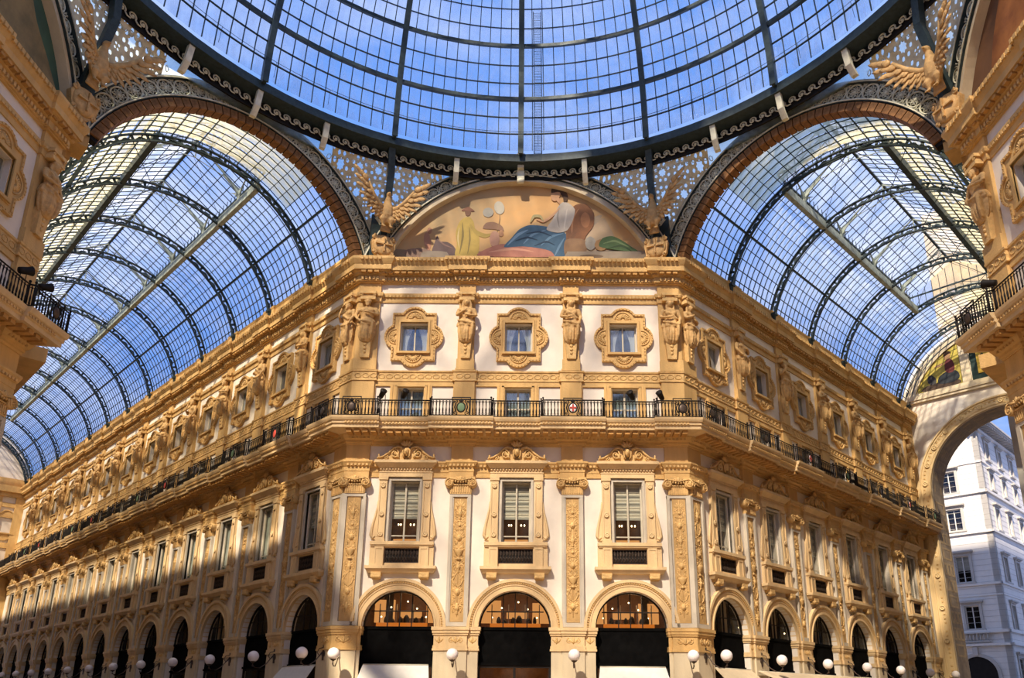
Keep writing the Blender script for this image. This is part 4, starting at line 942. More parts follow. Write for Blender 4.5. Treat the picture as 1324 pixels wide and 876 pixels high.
def iron_arch(o, rz, hw, cz, r_in, r0, r1, nros, lab, brick, zb=21.25, deep=1.0):
    """o: arch plane origin; local x across, -y towards the octagon centre"""
    root = lnk('iron_arch', None, None, (o[0], o[1], 0), rz); tag(root, lab, 'arch')
    def a_at(r): return math.degrees(math.asin(max(-1, min(1, (zb-cz)/r))))
    def ringp(ra, rb): a_ = a_at(rb); return [(ra*math.cos(math.radians(t)), cz+ra*math.sin(math.radians(t))) for t in [a_+(180-2*a_)*i/48 for i in range(49)]]+[(rb*math.cos(math.radians(t)), cz+rb*math.sin(math.radians(t))) for t in [180-a_-(180-2*a_)*i/48 for i in range(49)]]
    mb = MB(); mb.plate(ringp(r0+.02, r1-.02), [], .04, .10); lnk('web_plate', mb.mesh('web_plate', 'olive'), root)
    mb = MB()
    for ra, rb in ((r0-.05, r0+.05), (r1-.07, r1+.05)): mb.plate(ringp(ra, rb), [], -.14, .14, True)
    lnk('flange', mb.mesh('flange', 'iron'), root)
    mb = MB(); mb.plate(ringp(r1-.045, r1+.02), [], -.17, -.13); mb.plate(ringp(r0-.02, r0+.03), [], -.17, -.13); lnk('edge_strip', mb.mesh('edge_strip', 'latt'), root)
    rm = (r0+r1)/2; am = a_at(rm)+2; sc = (r1-r0-.12)/.56
    for i in range(nros):
        t = math.radians(am+(180-2*am)*(i+.5)/nros); ob = lnk('rosette', ROSE, root, (rm*math.cos(t), .0, cz+rm*math.sin(t)), 0, (sc, 1, sc)); ob.rotation_euler = (0, PI/2-t, 0)
        t = math.radians(am+(180-2*am)*(i)/nros); ob = lnk('knot_ornament', KNOT, root, (rm*math.cos(t), .0, cz+rm*math.sin(t)), 0, (sc, 1, sc)); ob.rotation_euler = (0, PI/2-t, 0)
    if brick:   # brown soffit panels, one by one
        n = 44; a_ = a_at(r_in)
        seg = math.radians((180-2*a_)/n)*.44; p = MB(); p.hexa([((r_in)*math.sin(s1*seg), y_, (r_in)*math.cos(seg)-r_in) for s1, y_ in ((-1,-.1),(1,-.1),(1,deep-.6),(-1,deep-.6))]+[((r0-.08)*math.sin(s1*seg), y_, (r0-.08)*math.cos(seg)-r_in) for s1, y_ in ((-1,-.1),(1,-.1),(1,deep-.6),(-1,deep-.6))])
        pm = p.mesh('soffit_panel', 'brick')
        for i in range(n):
            t = math.radians(a_+(180-2*a_)*(i+.5)/n); ob = lnk('soffit_panel', pm, root, (r_in*math.cos(t), 0, cz+r_in*math.sin(t))); ob.rotation_euler = (0, PI/2-t, 0)
        mb = MB(); mb.plate(ringp(r_in+.02, r0-.04), [], .0, deep-.7, True); lnk('soffit_web', mb.mesh('soffit_web', 'black'), root)
    else:
        mb = MB(); mb.plate(ringp(r_in, r_in+.13), [], -.12, .3); mb.plate(ringp(r_in+.13, r0-.05), [], -.05, .3); lnk('mural_frame', mb.mesh('mural_frame', 'pale'), root)
    return root
AM = (A+SH)/2
iron_arch((-AM, AM), PI/4, 5.95, 19.35, 5.78, 6.22, 7.0, 24, 'iron arch with cream rosettes and brown soffit opening to the left gallery', True)
iron_arch((AM, AM), -PI/4, 5.95, 19.35, 5.78, 6.22, 7.0, 24, 'iron arch with cream rosettes and brown soffit opening to the right gallery', True)
iron_arch((0, A-.02), 0, 7, 18.95, 6.62, 6.98, 7.62, 26, 'rosette iron arch framing the painting over the central facade', False)
iron_arch((-A+.02, 0), PI/2, 7, 18.95, 6.62, 6.98, 7.62, 26, 'rosette iron arch framing the dark painting at the upper left', False)
iron_arch((A-.02, 0), -PI/2, 7, 18.95, 6.62, 6.98, 7.62, 26, 'rosette iron arch framing the brown painting at the upper right', False)
# keystone console of the central arch
mb = MB(); mb.box(-.15, .15, -.55, 0, 26.0, 26.7); mb.box(-.19, .19, -.6, 0, 26.62, 26.75); mb.box(-.17, .17, -.35, 0, 25.5, 26.02)
mb.lathe([(.12,-.17),(.14,0),(.12,.17)], (0,0,0), 10)
for i in range(len(mb.v)-30, len(mb.v)): x, y, z = mb.v[i]; mb.v[i] = (z, -.26+x, 25.45+y)
for x in (-.08, 0, .08): mb.box(x-.012, x+.012, -.57, -.55, 26.05, 26.55)
tag(lnk('keystone', mb.mesh('keystone', 'latt'), None, (0, A-.05, 0)), 'fluted cream keystone console at the crown of the central painting', 'keystone')
# ---------------------------------------------------------------- murals: flat painted lunettes
def catmull(p, m=4):
    """smooth closed outline through its points"""
    n = len(p); out = []
    for i in range(n):
        a, b, c, d_ = p[i-1], p[i], p[(i+1) % n], p[(i+2) % n]
        for k in range(m):
            t = k/m; h = [2*t**3-3*t*t+1, t**3-2*t*t+t, -2*t**3+3*t*t, t**3-t*t]
            out.append(tuple(h[0]*b[j]+h[1]*.38*(c[j]-a[j])+h[2]*c[j]+h[3]*.38*(d_[j]-b[j]) for j in (0, 1)))
    return out
def mural(o, rz, sky, sky2, shapes, lab, nm='mural', R=6.66, cz=18.95, zb=21.3):
    r = lnk(nm, None, None, (o[0], o[1], 0), rz); tag(r, lab, 'mural')
    a_ = math.degrees(math.asin((zb-cz)/R)); mb = MB(); mb.plate([(R*math.cos(math.radians(t)), cz+R*math.sin(math.radians(t))) for t in [a_+(180-2*a_)*i/40 for i in range(41)]], [], .22, .30)
    m = mat('mural_ground_'+nm+str(rz), sky, rough=.8, base2=sky2, scale=.35, bump=.03); lnk('painted_sky', mb.mesh('painted_sky', m), r)
    for i, (pts, col, col2) in enumerate(shapes):
        mb = MB(); n = len(pts)
        pts = catmull(pts)
        mb.plate(pts, [], .215-.0012*i, .22)
        lnk('painted_shape', mb.mesh('painted_shape', mat('paint', col, rough=.8, base2=col2, scale=1.3, bump=.05)), r)
sk = (0.62, 0.36, 0.145); sk2 = (0.44, 0.32, 0.17)
def blob(cx, cz, rx, rz, a_=0, n=8): return [(cx+rx*math.cos(t*2*PI/n)*math.cos(a_)-rz*math.sin(t*2*PI/n)*math.sin(a_), cz+rx*math.cos(t*2*PI/n)*math.sin(a_)+rz*math.sin(t*2*PI/n)*math.cos(a_)) for t in range(n)]
def stroke(p, w): 
    up_ = []; dn_ = []
    for i, (x, z) in enumerate(p):
        a_, b_ = p[max(0, i-1)], p[min(len(p)-1, i+1)]; dx, dz_ = b_[0]-a_[0], b_[1]-a_[1]; l_ = math.hypot(dx, dz_) or 1; k = w*(1-.7*abs(2*i/(len(p)-1)-1)); up_.append((x-dz_/l_*k, z+dx/l_*k)); dn_.append((x+dz_/l_*k, z-dx/l_*k))
    return up_+dn_[::-1]
SKN, SKN2 = (.58,.34,.19), (.46,.26,.14)
cen = [
 ([(-8,20.9),(-8,21.9),(-5,21.75),(-2,21.8),(1,21.75),(4,21.85),(8,21.9),(8,20.9)], (.30,.23,.15), (.19,.16,.12)),
 ([(1.2,21.8),(2.5,22.3),(4.2,23.0),(5.6,23.9),(6.0,23.5),(6.4,22.6),(6.0,21.9)], (.46,.34,.22), (.40,.30,.19)),
 ([(3.0,22.6),(4.0,23.2),(5.2,23.5),(5.6,24.1),(4.6,23.8),(3.6,23.5)], (.36,.29,.21), (.44,.34,.22)),
 (blob(-5.9, 21.7, .9, .28), (.30,.20,.15), (.22,.15,.11)),
 (blob(-5.35, 22.4, .22, .55, .2), (.52,.26,.16), (.42,.22,.14)), (blob(-5.25, 23.05, .16, .19), SKN2, (.3,.15,.1)),
 ([(-5.0,21.6),(-4.9,22.3),(-4.75,22.75),(-4.55,22.4),(-4.1,22.35),(-3.7,22.1),(-3.5,21.6)], (.16,.11,.10), (.10,.08,.08)),
 (stroke([(-4.7,22.5),(-4.3,22.2),(-3.8,22.0)], .05), (.28,.18,.14), (.25,.15,.12)),
 ([(-3.55,21.5),(-3.5,22.2),(-3.6,22.9),(-3.45,23.5),(-3.15,23.85),(-2.75,23.9),(-2.5,23.6),(-2.35,23.0),(-2.1,22.6),(-2.25,21.5)], (.50,.36,.10), (.36,.27,.08)),
 (stroke([(-2.7,23.4),(-2.3,22.95),(-1.75,22.75),(-1.35,22.85)], .17), (.42,.31,.09), (.34,.25,.08)),
 (stroke([(-3.2,23.5),(-3.15,22.7),(-3.3,21.7)], .07), (.24,.19,.07), (.20,.15,.06)), (stroke([(-2.75,23.2),(-2.7,22.5),(-2.8,21.7)], .06), (.26,.20,.07), (.20,.15,.06)),
 (stroke([(-3.4,23.2),(-3.45,22.6),(-3.35,22.0)], .05), (.62,.50,.24), (.55,.42,.2)),
 (blob(-2.88, 24.2, .19, .23), (.22,.12,.07), (.16,.09,.06)), (stroke([(-3.25,24.32),(-2.88,24.42),(-2.5,24.28)], .13), (.26,.13,.08), (.18,.09,.06)),
 ([(-1.9,23.2),(-1.7,23.55),(-1.2,23.6),(-.7,23.35),(-.6,23.05),(-1.2,23.15)], (.30,.18,.11), (.22,.13,.09)), (blob(-1.15, 22.55, .32, .5), (.50,.30,.20), (.40,.22,.16)), (blob(-.75, 22.9, .16, .2), SKN2, (.25,.13,.08)),
 (stroke([(-1.0,23.0),(-.85,23.8),(-.9,24.4)], .03), (.3,.2,.1), (.25,.17,.1)), (blob(-.9, 24.5, .32, .42, .3), (.48,.44,.34), (.40,.38,.31)), (blob(-1.6, 24.2, .34, .3), (.45,.42,.34), (.36,.34,.28)),
 ([(-2.0,21.5),(-1.5,22.0),(-.6,22.25),(.6,22.1),(2.0,22.0),(3.6,21.9),(3.8,21.5)], (.44,.20,.14), (.30,.13,.10)),
 (stroke([(-1.4,21.75),(0,21.95),(1.2,21.8)], .08), (.56,.30,.2), (.5,.25,.18)),
 ([(-.55,22.05),(-.1,22.6),(.4,23.15),(.95,23.4),(1.6,23.4),(2.3,23.3),(3.0,23.1),(3.5,22.7),(3.6,22.1),(3.2,21.5),(2.8,21.3),(2.4,21.8),(1.6,22.0),(.6,22.1)], (.065,.13,.20), (.045,.09,.14)),
 (stroke([(-.3,22.2),(.3,22.8),(.9,23.1)], .09), (.16,.26,.36), (.12,.2,.3)), (stroke([(.7,22.3),(1.2,22.8),(2.0,23.1)], .07), (.14,.24,.34), (.11,.19,.28)), (stroke([(1.8,22.2),(2.4,22.7),(3.1,22.9)], .08), (.15,.25,.35), (.1,.19,.28)), (stroke([(2.6,21.5),(2.9,22.1),(3.2,22.6)], .07), (.15,.25,.35), (.1,.18,.26)),
 (stroke([(.2,22.45),(.9,22.65),(1.5,22.5)], .06), (.02,.045,.08), (.03,.05,.08)), (stroke([(1.4,22.15),(2.1,22.4),(2.6,22.2)], .05), (.02,.045,.08), (.03,.05,.08)), (stroke([(.9,22.9),(1.7,23.0),(2.4,22.75)], .05), (.025,.05,.09), (.03,.05,.08)),
 ([(3.4,22.3),(3.35,23.3),(3.5,24.2),(3.95,24.7),(4.6,24.75),(5.1,24.2),(5.05,23.4),(4.6,22.8),(4.3,22.2)], (.25,.11,.05), (.14,.07,.04)), (blob(4.55, 23.75, .3, .48), (.36,.17,.08), (.26,.12,.06)), (stroke([(3.7,23.0),(3.75,23.8),(4.1,24.4)], .07), (.40,.20,.1), (.3,.15,.08)),
 ([(2.1,23.15),(2.5,23.8),(2.8,24.5),(3.1,24.85),(3.5,24.8),(3.9,24.4),(3.75,23.7),(3.4,23.1),(2.8,22.95)], (.50,.45,.38), (.38,.34,.29)), (stroke([(2.9,24.5),(2.8,23.9),(2.9,23.3)], .06), (.30,.27,.23), (.28,.25,.22)), (stroke([(3.4,24.4),(3.3,23.8),(3.2,23.2)], .06), (.62,.57,.48), (.5,.46,.4)),
 (stroke([(2.9,24.45),(2.4,23.95),(1.9,23.65),(1.5,23.75)], .10), SKN, SKN2), (stroke([(1.1,23.6),(1.3,23.95),(1.7,23.95),(1.9,23.65)], .12), (.40,.33,.16), (.28,.26,.13)),
 (stroke([(2.95,24.75),(2.85,25.0),(2.75,25.2)], .12), SKN, SKN2), ([(2.4,25.05),(2.38,25.35),(2.5,25.6),(2.8,25.65),(3.0,25.4),(2.85,25.05),(2.6,24.92)], SKN, SKN2),
 ([(2.42,25.45),(2.45,25.75),(2.8,25.9),(3.2,25.75),(3.45,25.3),(3.4,24.95),(3.2,24.85),(3.15,25.2),(2.9,25.5)], (.10,.06,.035), (.06,.04,.03)),
 ([(3.3,21.5),(3.3,22.5),(4.5,22.5),(4.5,21.5)], (.28,.17,.09), (.20,.12,.07)), (blob(4.85, 22.3, .33, .42), (.26,.24,.20), (.38,.36,.30)), (blob(5.5, 22.2, .4, .35), (.40,.24,.10), (.30,.18,.09)),
 ([(5.4,22.1),(5.6,22.6),(6.2,22.75),(6.8,22.5),(7.4,22.1),(7.8,21.8),(6.5,21.9)], (.11,.18,.08), (.07,.12,.05)), (stroke([(5.7,22.3),(6.4,22.45),(7.2,22.1)], .07), (.22,.30,.14), (.15,.22,.1)), (stroke([(6.0,22.0),(6.8,22.15),(7.6,21.7)], .06), (.05,.09,.04), (.05,.08,.04)),
 ([(6.4,21.35),(6.5,21.7),(7.0,21.8),(7.5,21.6),(7.6,21.35)], (.58,.30,.13), (.5,.2,.08)),
 ([(3.4,21.0),(3.4,21.75),(3.6,21.78),(9,21.78),(9,21.0)], (.35,.29,.21), (.28,.23,.17)), (blob(4.9, 21.5, .75, .11), (.2,.14,.09), (.16,.12,.08)), ([(-5.6,21.0),(-5.6,21.7),(-4.1,21.7),(-4.1,21.0)], (.30,.25,.19), (.24,.2,.15)),
]
cen = [([(x*.755-.34, 21.42+(z-21.2)*.88) for x, z in p], a_, b_) for p, a_, b_ in cen]
mural((0, A), 0, sk, sk2, cen, 'lunette painting over the central facade with reclining figure in blue on a golden sky')
mural((-A, 0), PI/2, (.07,.14,.09), (.04,.07,.05), [([(5.6,21.4),(5.2,22.3),(4.2,23.2),(3.4,24.3),(2.2,24.6),(1,22),(0,21.3)], (.30,.22,.10), (.18,.14,.07)), ([(3.0,24.4),(3.4,24.9),(2.9,25.2),(2.2,24.9)], (.04,.04,.03), (.05,.05,.03))], 'dark green lunette painting at the upper left of the view', 'shaded_mural')
mural((A, 0), -PI/2, (.22,.11,.05), (.12,.06,.03), [([(-4.6,21.4),(-4.4,22.6),(-3.6,23.9),(-2.9,24.2),(-2.2,23.0),(-2,21.5)], (.36,.14,.04), (.22,.08,.03)), ([(-3.0,24.0),(-3.1,24.6),(-2.6,24.7),(-2.4,24.2)], (.4,.25,.12), (.3,.18,.1))], 'brown and orange lunette painting at the upper right of the view', 'brown_mural')
# solid wall behind each lunette
for (o, rz, w) in (((0, A), 0, 'center'), ((-A, 0), PI/2, 'west'), ((A, 0), -PI/2, 'east')):
    mb = MB(); mb.plate([(7.1*math.cos(math.radians(t)), 19+7.3*math.sin(math.radians(t))) for t in [17+146*i/24 for i in range(25)]], [], .32, .5, True); lnk('lunette_wall', mb.mesh('lunette_wall', 'dark_stone'), WALLS[w]['root'])
# ---------------------------------------------------------------- the glass dome
DC = (0.0, -0.4); DR = 15.3; DZ = 26.42
def dp(al, az, dr=0.0, rr=None):      # al: elevation, az from +Y clockwise, degrees
    a_, z_ = math.radians(al), math.radians(az); r = (DR+dr)*math.cos(a_); return (DC[0]+r*math.sin(z_), DC[1]+r*math.cos(z_), DZ+(DR+dr)*math.sin(a_))
dome = tag(lnk('glass_dome', None, None, (0, 0, 0)), 'great glazed iron dome with dark ribs over the octagon', 'glass dome')
ALS = [1.5+9.75*i for i in range(9)]      # main hoops
def ringsweep(mb, prof, n=96, a0=0, a1=360):
    vs = []; fs = []; m = len(prof)
    for i in range(n+1):
        t = math.radians(a0+(a1-a0)*i/n)
        for r, z in prof: vs.append((DC[0]+r*math.sin(t), DC[1]+r*math.cos(t), z))
    for i in range(n):
        for k in range(m): k2 = (k+1) % m; fs.append((i*m+k, (i+1)*m+k, (i+1)*m+k2, i*m+k2))
    return mb.add(vs, fs)
mb = MB(); ringsweep(mb, [(15.22,26.15),(15.22,26.55),(15.7,26.75),(16.3,26.75),(16.3,26.15)]); lnk('ring_girder', mb.mesh('ring_girder', 'iron'), dome)
mb = MB(); ringsweep(mb, [(15.98,25.70),(15.98,26.16),(16.05,26.16),(16.05,25.70)]); ringsweep(mb, [(15.93,25.62),(15.93,25.70),(16.02,25.70),(16.02,25.62)]); lnk('frieze_plate', mb.mesh('frieze_plate', 'black'), dome)
def quadbar(mb, p, q, w, h, nrm):
    """flat bar from p to q, width w across, height h along nrm"""
    p, q, nrm = Vector(p), Vector(q), Vector(nrm).normalized(); t = (q-p).normalized(); s_ = t.cross(nrm).normalized()*(w/2); n = nrm*h
    mb.hexa([tuple(p-s_), tuple(p+s_), tuple(q+s_), tuple(q-s_), tuple(p-s_+n), tuple(p+s_+n), tuple(q+s_+n), tuple(q-s_+n)])
def drad(al, az): v = Vector(dp(al, az))-Vector((DC[0], DC[1], DZ)); return v.normalized()
# main ribs: 16, one object each
mb = MB(); seq_ = [0]+[1.5+9.75*i/2 for i in range(17)]
for a_, b_ in zip(seq_[:-1], seq_[1:]): quadbar(mb, dp(a_, 0, -.30), dp(b_, 0, -.30), .16, .34, drad((a_+b_)/2, 0)); quadbar(mb, dp(a_, 0, -.33), dp(b_, 0, -.33), .26, .05, drad((a_+b_)/2, 0))
for v in range(len(mb.v)): x, y, z = mb.v[v]; mb.v[v] = (x-DC[0], y-DC[1], z)
RIB = mb.mesh('rib', 'iron')
for k in range(16): lnk('rib', RIB, dome, (DC[0], DC[1], 0), math.radians(22.5*k))
# main hoops
for i, al in enumerate(ALS[1:]):
    mb = MB(); r0, z0 = (DR-.26)*math.cos(math.radians(al)), DZ+(DR-.26)*math.sin(math.radians(al)); dz_, dr_ = math.sin(math.radians(al)), math.cos(math.radians(al))
    ringsweep(mb, [(r0, z0-.09), (r0, z0+.09), (r0+.22*dr_, z0+.10+.22*dz_), (r0+.22*dr_, z0-.08+.22*dz_)], 96); lnk('hoop', mb.mesh('hoop', 'iron'), dome)
# thin bars and purlins, joined
thin = MB(); purl = MB(); rnd = random.Random(5); pin = []; prest = MB(); NC = 11
for sct in range(16):
    for c in range(1, NC):
        az = 22.5*sct+22.5*c/NC
        for a_, b_ in zip(ALS[:-1], ALS[1:]):
            if a_ > 55 and c % 2: continue
            quadbar(thin, dp(a_, az, -.03), dp((a_+b_)/2, az, -.03), .035, .05, drad(a_, az)); quadbar(thin, dp((a_+b_)/2, az, -.03), dp(b_, az, -.03), .035, .05, drad(b_, az))
for al0 in ALS[:-1]:
    for j in (1, 2):
        al = al0+9.75*j/3
        for i in range(176): quadbar(purl, dp(al, 360*i/176, -.07), dp(al, 360*(i+1)/176, -.07), .03, .09, drad(al, 360*i/176))
tag(lnk('glazing_bars', thin.mesh('glazing_bars', 'iron'), dome), kind='stuff'); tag(lnk('purlins', purl.mesh('purlins', 'iron'), dome), kind='stuff')
for row in range(24):
    a0 = ALS[0]+9.75*row/3; a1 = a0+9.75/3
    for i in range(176):
        azc = (i+.5)*360/176; az0, az1 = i*360/176, (i+1)*360/176; sgn = ((azc+180) % 360)-180
        j1, j2 = rnd.uniform(-.03, .03), rnd.uniform(.02, .07)
        q = [dp(a0-.1, az0, j1), dp(a0-.1, az1, j1+rnd.uniform(-.02, .02)), dp(a1, az1, j1+j2), dp(a1, az0, j1+j2)]
        if row < 8 and abs(sgn) < 37 and len(pin) < 300: pin.append(q)
        else: prest.add(q, [(0,1,2,3)])
for q in pin:
    c = sum((Vector(p) for p in q), Vector())/4
    lnk('pane', MB().add([tuple(Vector(p)-c) for p in q], [(0,1,2,3)]).mesh('pane', 'gdome'), dome, c)
tag(lnk('upper_panes', prest.mesh('upper_panes', 'gdome'), dome), kind='stuff')
mb = MB(); ringsweep(mb, [(DR*math.cos(math.radians(79.5)), DZ+DR*math.sin(math.radians(79.5))-.1), (DR*math.cos(math.radians(79.5)), DZ+DR*math.sin(math.radians(79.5))+.6), (.05, DZ+DR*1.02)], 32); lnk('crown_cap', mb.mesh('crown_cap', 'iron'), dome)
# maintenance ladder outside the glass
mb = MB()
for s_ in (-.18, .18):
    for i in range(9): al = 1.5+2.9*i; mb.tube([tuple(Vector(dp(al, 3.0, .35))+Vector((s_, 0, 0))), tuple(Vector(dp(al+2.9, 3.0, .35))+Vector((s_, 0, 0)))], .022, 4)
for i in range(90): p = Vector(dp(1.5+.29*i, 3.0, .35)); mb.tube([tuple(p+Vector((-.18, 0, 0))), tuple(p+Vector((.18, 0, 0)))], .014, 4)
tag(lnk('ladder', mb.mesh('ladder', 'iron'), None), 'narrow maintenance ladder outside the dome glass beside the middle rib', 'ladder')
# thin hand rail round the base
mb = MB()
for i in range(64):
    az = -100+200*i/64; mb.tube([dp(4.2, az, -.4), dp(4.2, az+200/64, -.4)], .012, 3)
    if i % 3 == 0: mb.tube([dp(1.5, az, -.3), dp(4.2, az, -.4)], .010, 3)
lnk('service_rail', mb.mesh('service_rail', 'iron'), dome)
# running scroll frieze
mb = MB(); spiral(mb, 0, 0, .17, 1.5, 1, -30, .042, -.03, 14, 4); mb.tube([(.17*math.cos(-PI/6), -.03, -.085), (.25, -.03, -.17), (.40, -.03, -.16)], .036, 4)
SCR = mb.mesh('scroll', 'latt')
for i in range(-62, 62): az = math.radians(i*1.62+.8); lnk('scroll', SCR, dome, (DC[0]+15.93*math.sin(az), DC[1]+15.90*math.cos(az), 25.97), -az)
# curved consoles between arches and ring
mb = MB()
prof = [(-.15,0),(-.45,.35),(-.55,.75),(-.62,1.05)]
for (y0, z0), (y1, z1) in zip(prof[:-1], prof[1:]): mb.hexa([(-.12,y0-.08,z0),(.12,y0-.08,z0),(.12,y0+.10,z0),(-.12,y0+.10,z0),(-.12,y1-.08,z1),(.12,y1-.08,z1),(.12,y1+.10,z1),(-.12,y1+.10,z1)])
CONS = mb.mesh('console', 'latt')
for az in (-90,-78.75,-56.25,-45,-33.75,-11.25,11.25,33.75,45,56.25,78.75,90):
    t = math.radians(az); lnk('console', CONS, dome, (DC[0]+16.0*math.sin(t), DC[1]+16.0*math.cos(t), 25.15), -t)
# ---------------------------------------------------------------- pendentives of openwork between the arches
def arch_curve(az):
    """octagon plane distance and arch extrados height at azimuth"""
    k = round(az/45)*45; dlt = math.radians(az-k); rho = A/math.cos(dlt); u = A*math.tan(dlt)
    if (k//45) % 2 == 0: R, cz = 7.64, 18.95
    else: R, cz = 7.02, 19.35; AP = AM*S2; rho = AP/math.cos(dlt); u = AP*math.tan(dlt)
    return rho, cz+math.sqrt(max(0.05, R*R-u*u)) if abs(u) < R else 21.3
def pend(az, b):
    rho, z = arch_curve(az); x1, y1 = rho*math.sin(math.radians(az)), rho*math.cos(math.radians(az))
    rr = 16.02; x2, y2 = DC[0]+rr*math.sin(math.radians(az)), DC[1]+rr*math.cos(math.radians(az)); z = min(z, 25.68)
    return Vector((x1+(x2-x1)*b, y1+(y2-y1)*b, z+(25.7-z)*b))
def star(r1, r2, n, ph=0): return [((r1 if i % 2 == 0 else r2)*math.cos(ph+PI*i/n), (r1 if i % 2 == 0 else r2)*math.sin(ph+PI*i/n)) for i in range(2*n)]
for az0 in (-67.5, -22.5, 22.5, 67.5):
    nm = {-67.5: 'upper left', -22.5: 'left of the central painting', 22.5: 'right of the central painting', 67.5: 'upper right'}[az0]
    r = tag(lnk('pendentive', None, None), 'openwork star-pattern iron spandrel over pale glass, '+nm, 'spandrel')
    g = MB(); vs = []; fs = []; nx, nb = 30, 8
    for i in range(nx+1):
        for j in range(nb+1): p = pend(az0-22.4+44.8*i/nx, j/nb); o_ = Vector((p.x, p.y, 0)).normalized()*.08; vs.append(tuple(p+o_))
    for i in range(nx):
        for j in range(nb): a_ = i*(nb+1)+j; fs.append((a_, a_+nb+1, a_+nb+2, a_+1))
    g.add(vs, fs, True); lnk('frosted_glass', g.mesh('frosted_glass', 'gpend'), r)
    # openwork cells mapped on the surface: (p along, z absolute) -> (az, b)
    def mapp(x, z):
        az = az0+math.degrees(x/16.2); rho, za = arch_curve(az); za = min(za, 25.68); b = (z-za)/max(.02, 25.7-za); return pend(az, max(-.0, min(1.0, b)))
    CS = .95
    for ci in range(-8, 8):
        for cj in range(6):
            cx, cz = (ci+.5)*CS*.92, 25.3-cj*CS*.92
            if abs(cx) > 6.3: continue
            azc = az0+math.degrees(cx/16.2)
            if arch_curve(azc)[1] > 25.4: continue
            if cz+CS*.46 < arch_curve(azc)[1]-.05 and cz+CS*.46 < min(arch_curve(azc-2)[1], arch_curve(azc+2)[1]): continue
            h = CS*.46; holes = [[(cx+p[0], cz+p[1]) for p in star(.19, .135, 8)]]
            for i in range(8): t = i*PI/4+PI/8; holes.append([(cx+.315*math.cos(t)+.075*math.cos(q*PI/3), cz+.315*math.sin(t)+.08*math.sin(q*PI/3)) for q in range(6)])
            for s1 in (-1, 1):
                for s2 in (-1, 1): holes.append([(cx+s1*.375+.05*math.cos(q*PI/3), cz+s2*.375+.05*math.sin(q*PI/3)) for q in range(6)])
            mb = MB(); mb.plate(rect(cx-h, cx+h, cz-h, cz+h), holes, 0, .04)
            out = []; okc = False
            for x, y, z in mb.v:
                p = mapp(x, z); o_ = Vector((p.x, p.y, 0)).normalized()*(y-.0); out.append(tuple(p+o_))
            mb.v = out; lnk('lattice_panel', mb.mesh('lattice_panel', 'latt'), r)
    # rows of small scrolls along the top, and the iron border
    mb = MB()
    for i in range(46):
        x = -5.9+i*.262; p = mapp(x, 25.48); q = mapp(x+.2, 25.48); e = (q-p)
        for t in range(6): a1, a2 = t*PI/3, (t+1)*PI/3; mb.tube([tuple(p+e.normalized()*.11*math.cos(a1)+Vector((0, 0, .14*math.sin(a1)))), tuple(p+e.normalized()*.11*math.cos(a2)+Vector((0, 0, .14*math.sin(a2))))], .02, 3, False)
    tag(lnk('top_fringe', mb.mesh('top_fringe', 'latt'), r), kind='stuff')
    # corner rib running down from the dome ring to the eagle
    mb = MB(); a_ = math.radians(az0); st_ = Vector((DC[0]+15.45*math.sin(a_), DC[1]+15.45*math.cos(a_), 26.3)); en = Vector((16.75*math.sin(a_), 16.75*math.cos(a_), 22.6)); o_ = Vector((math.sin(a_), math.cos(a_), 0))
    quadbar(mb, Vector((DC[0]+15.42*math.sin(a_), DC[1]+15.42*math.cos(a_), 26.3)), Vector((15.64*math.sin(a_), 15.64*math.cos(a_), 25.2)), .30, .30, o_); quadbar(mb, Vector((15.64*math.sin(a_), 15.64*math.cos(a_), 25.2)), Vector((16.82*math.sin(a_), 16.82*math.cos(a_), 22.0)), .30, .25, o_)
    lnk('corner_rib', mb.mesh('corner_rib', 'iron'), r)
# corner posts behind the eagles
for az in (-67.5, -22.5, 22.5, 67.5):
    t = math.radians(az); mb = MB(); mb.box(-.55, .55, .25, .7, 21.1, 23.6); tag(lnk('arch_shoe', mb.mesh('arch_shoe', 'iron'), None, (16.62*math.sin(t), 16.62*math.cos(t), 0), -t), 'dark iron shoe behind the '+{-67.5: 'upper left', -22.5: 'left', 22.5: 'right', 67.5: 'upper right'}[az]+' eagle where the arches meet', 'iron shoe', None, None)
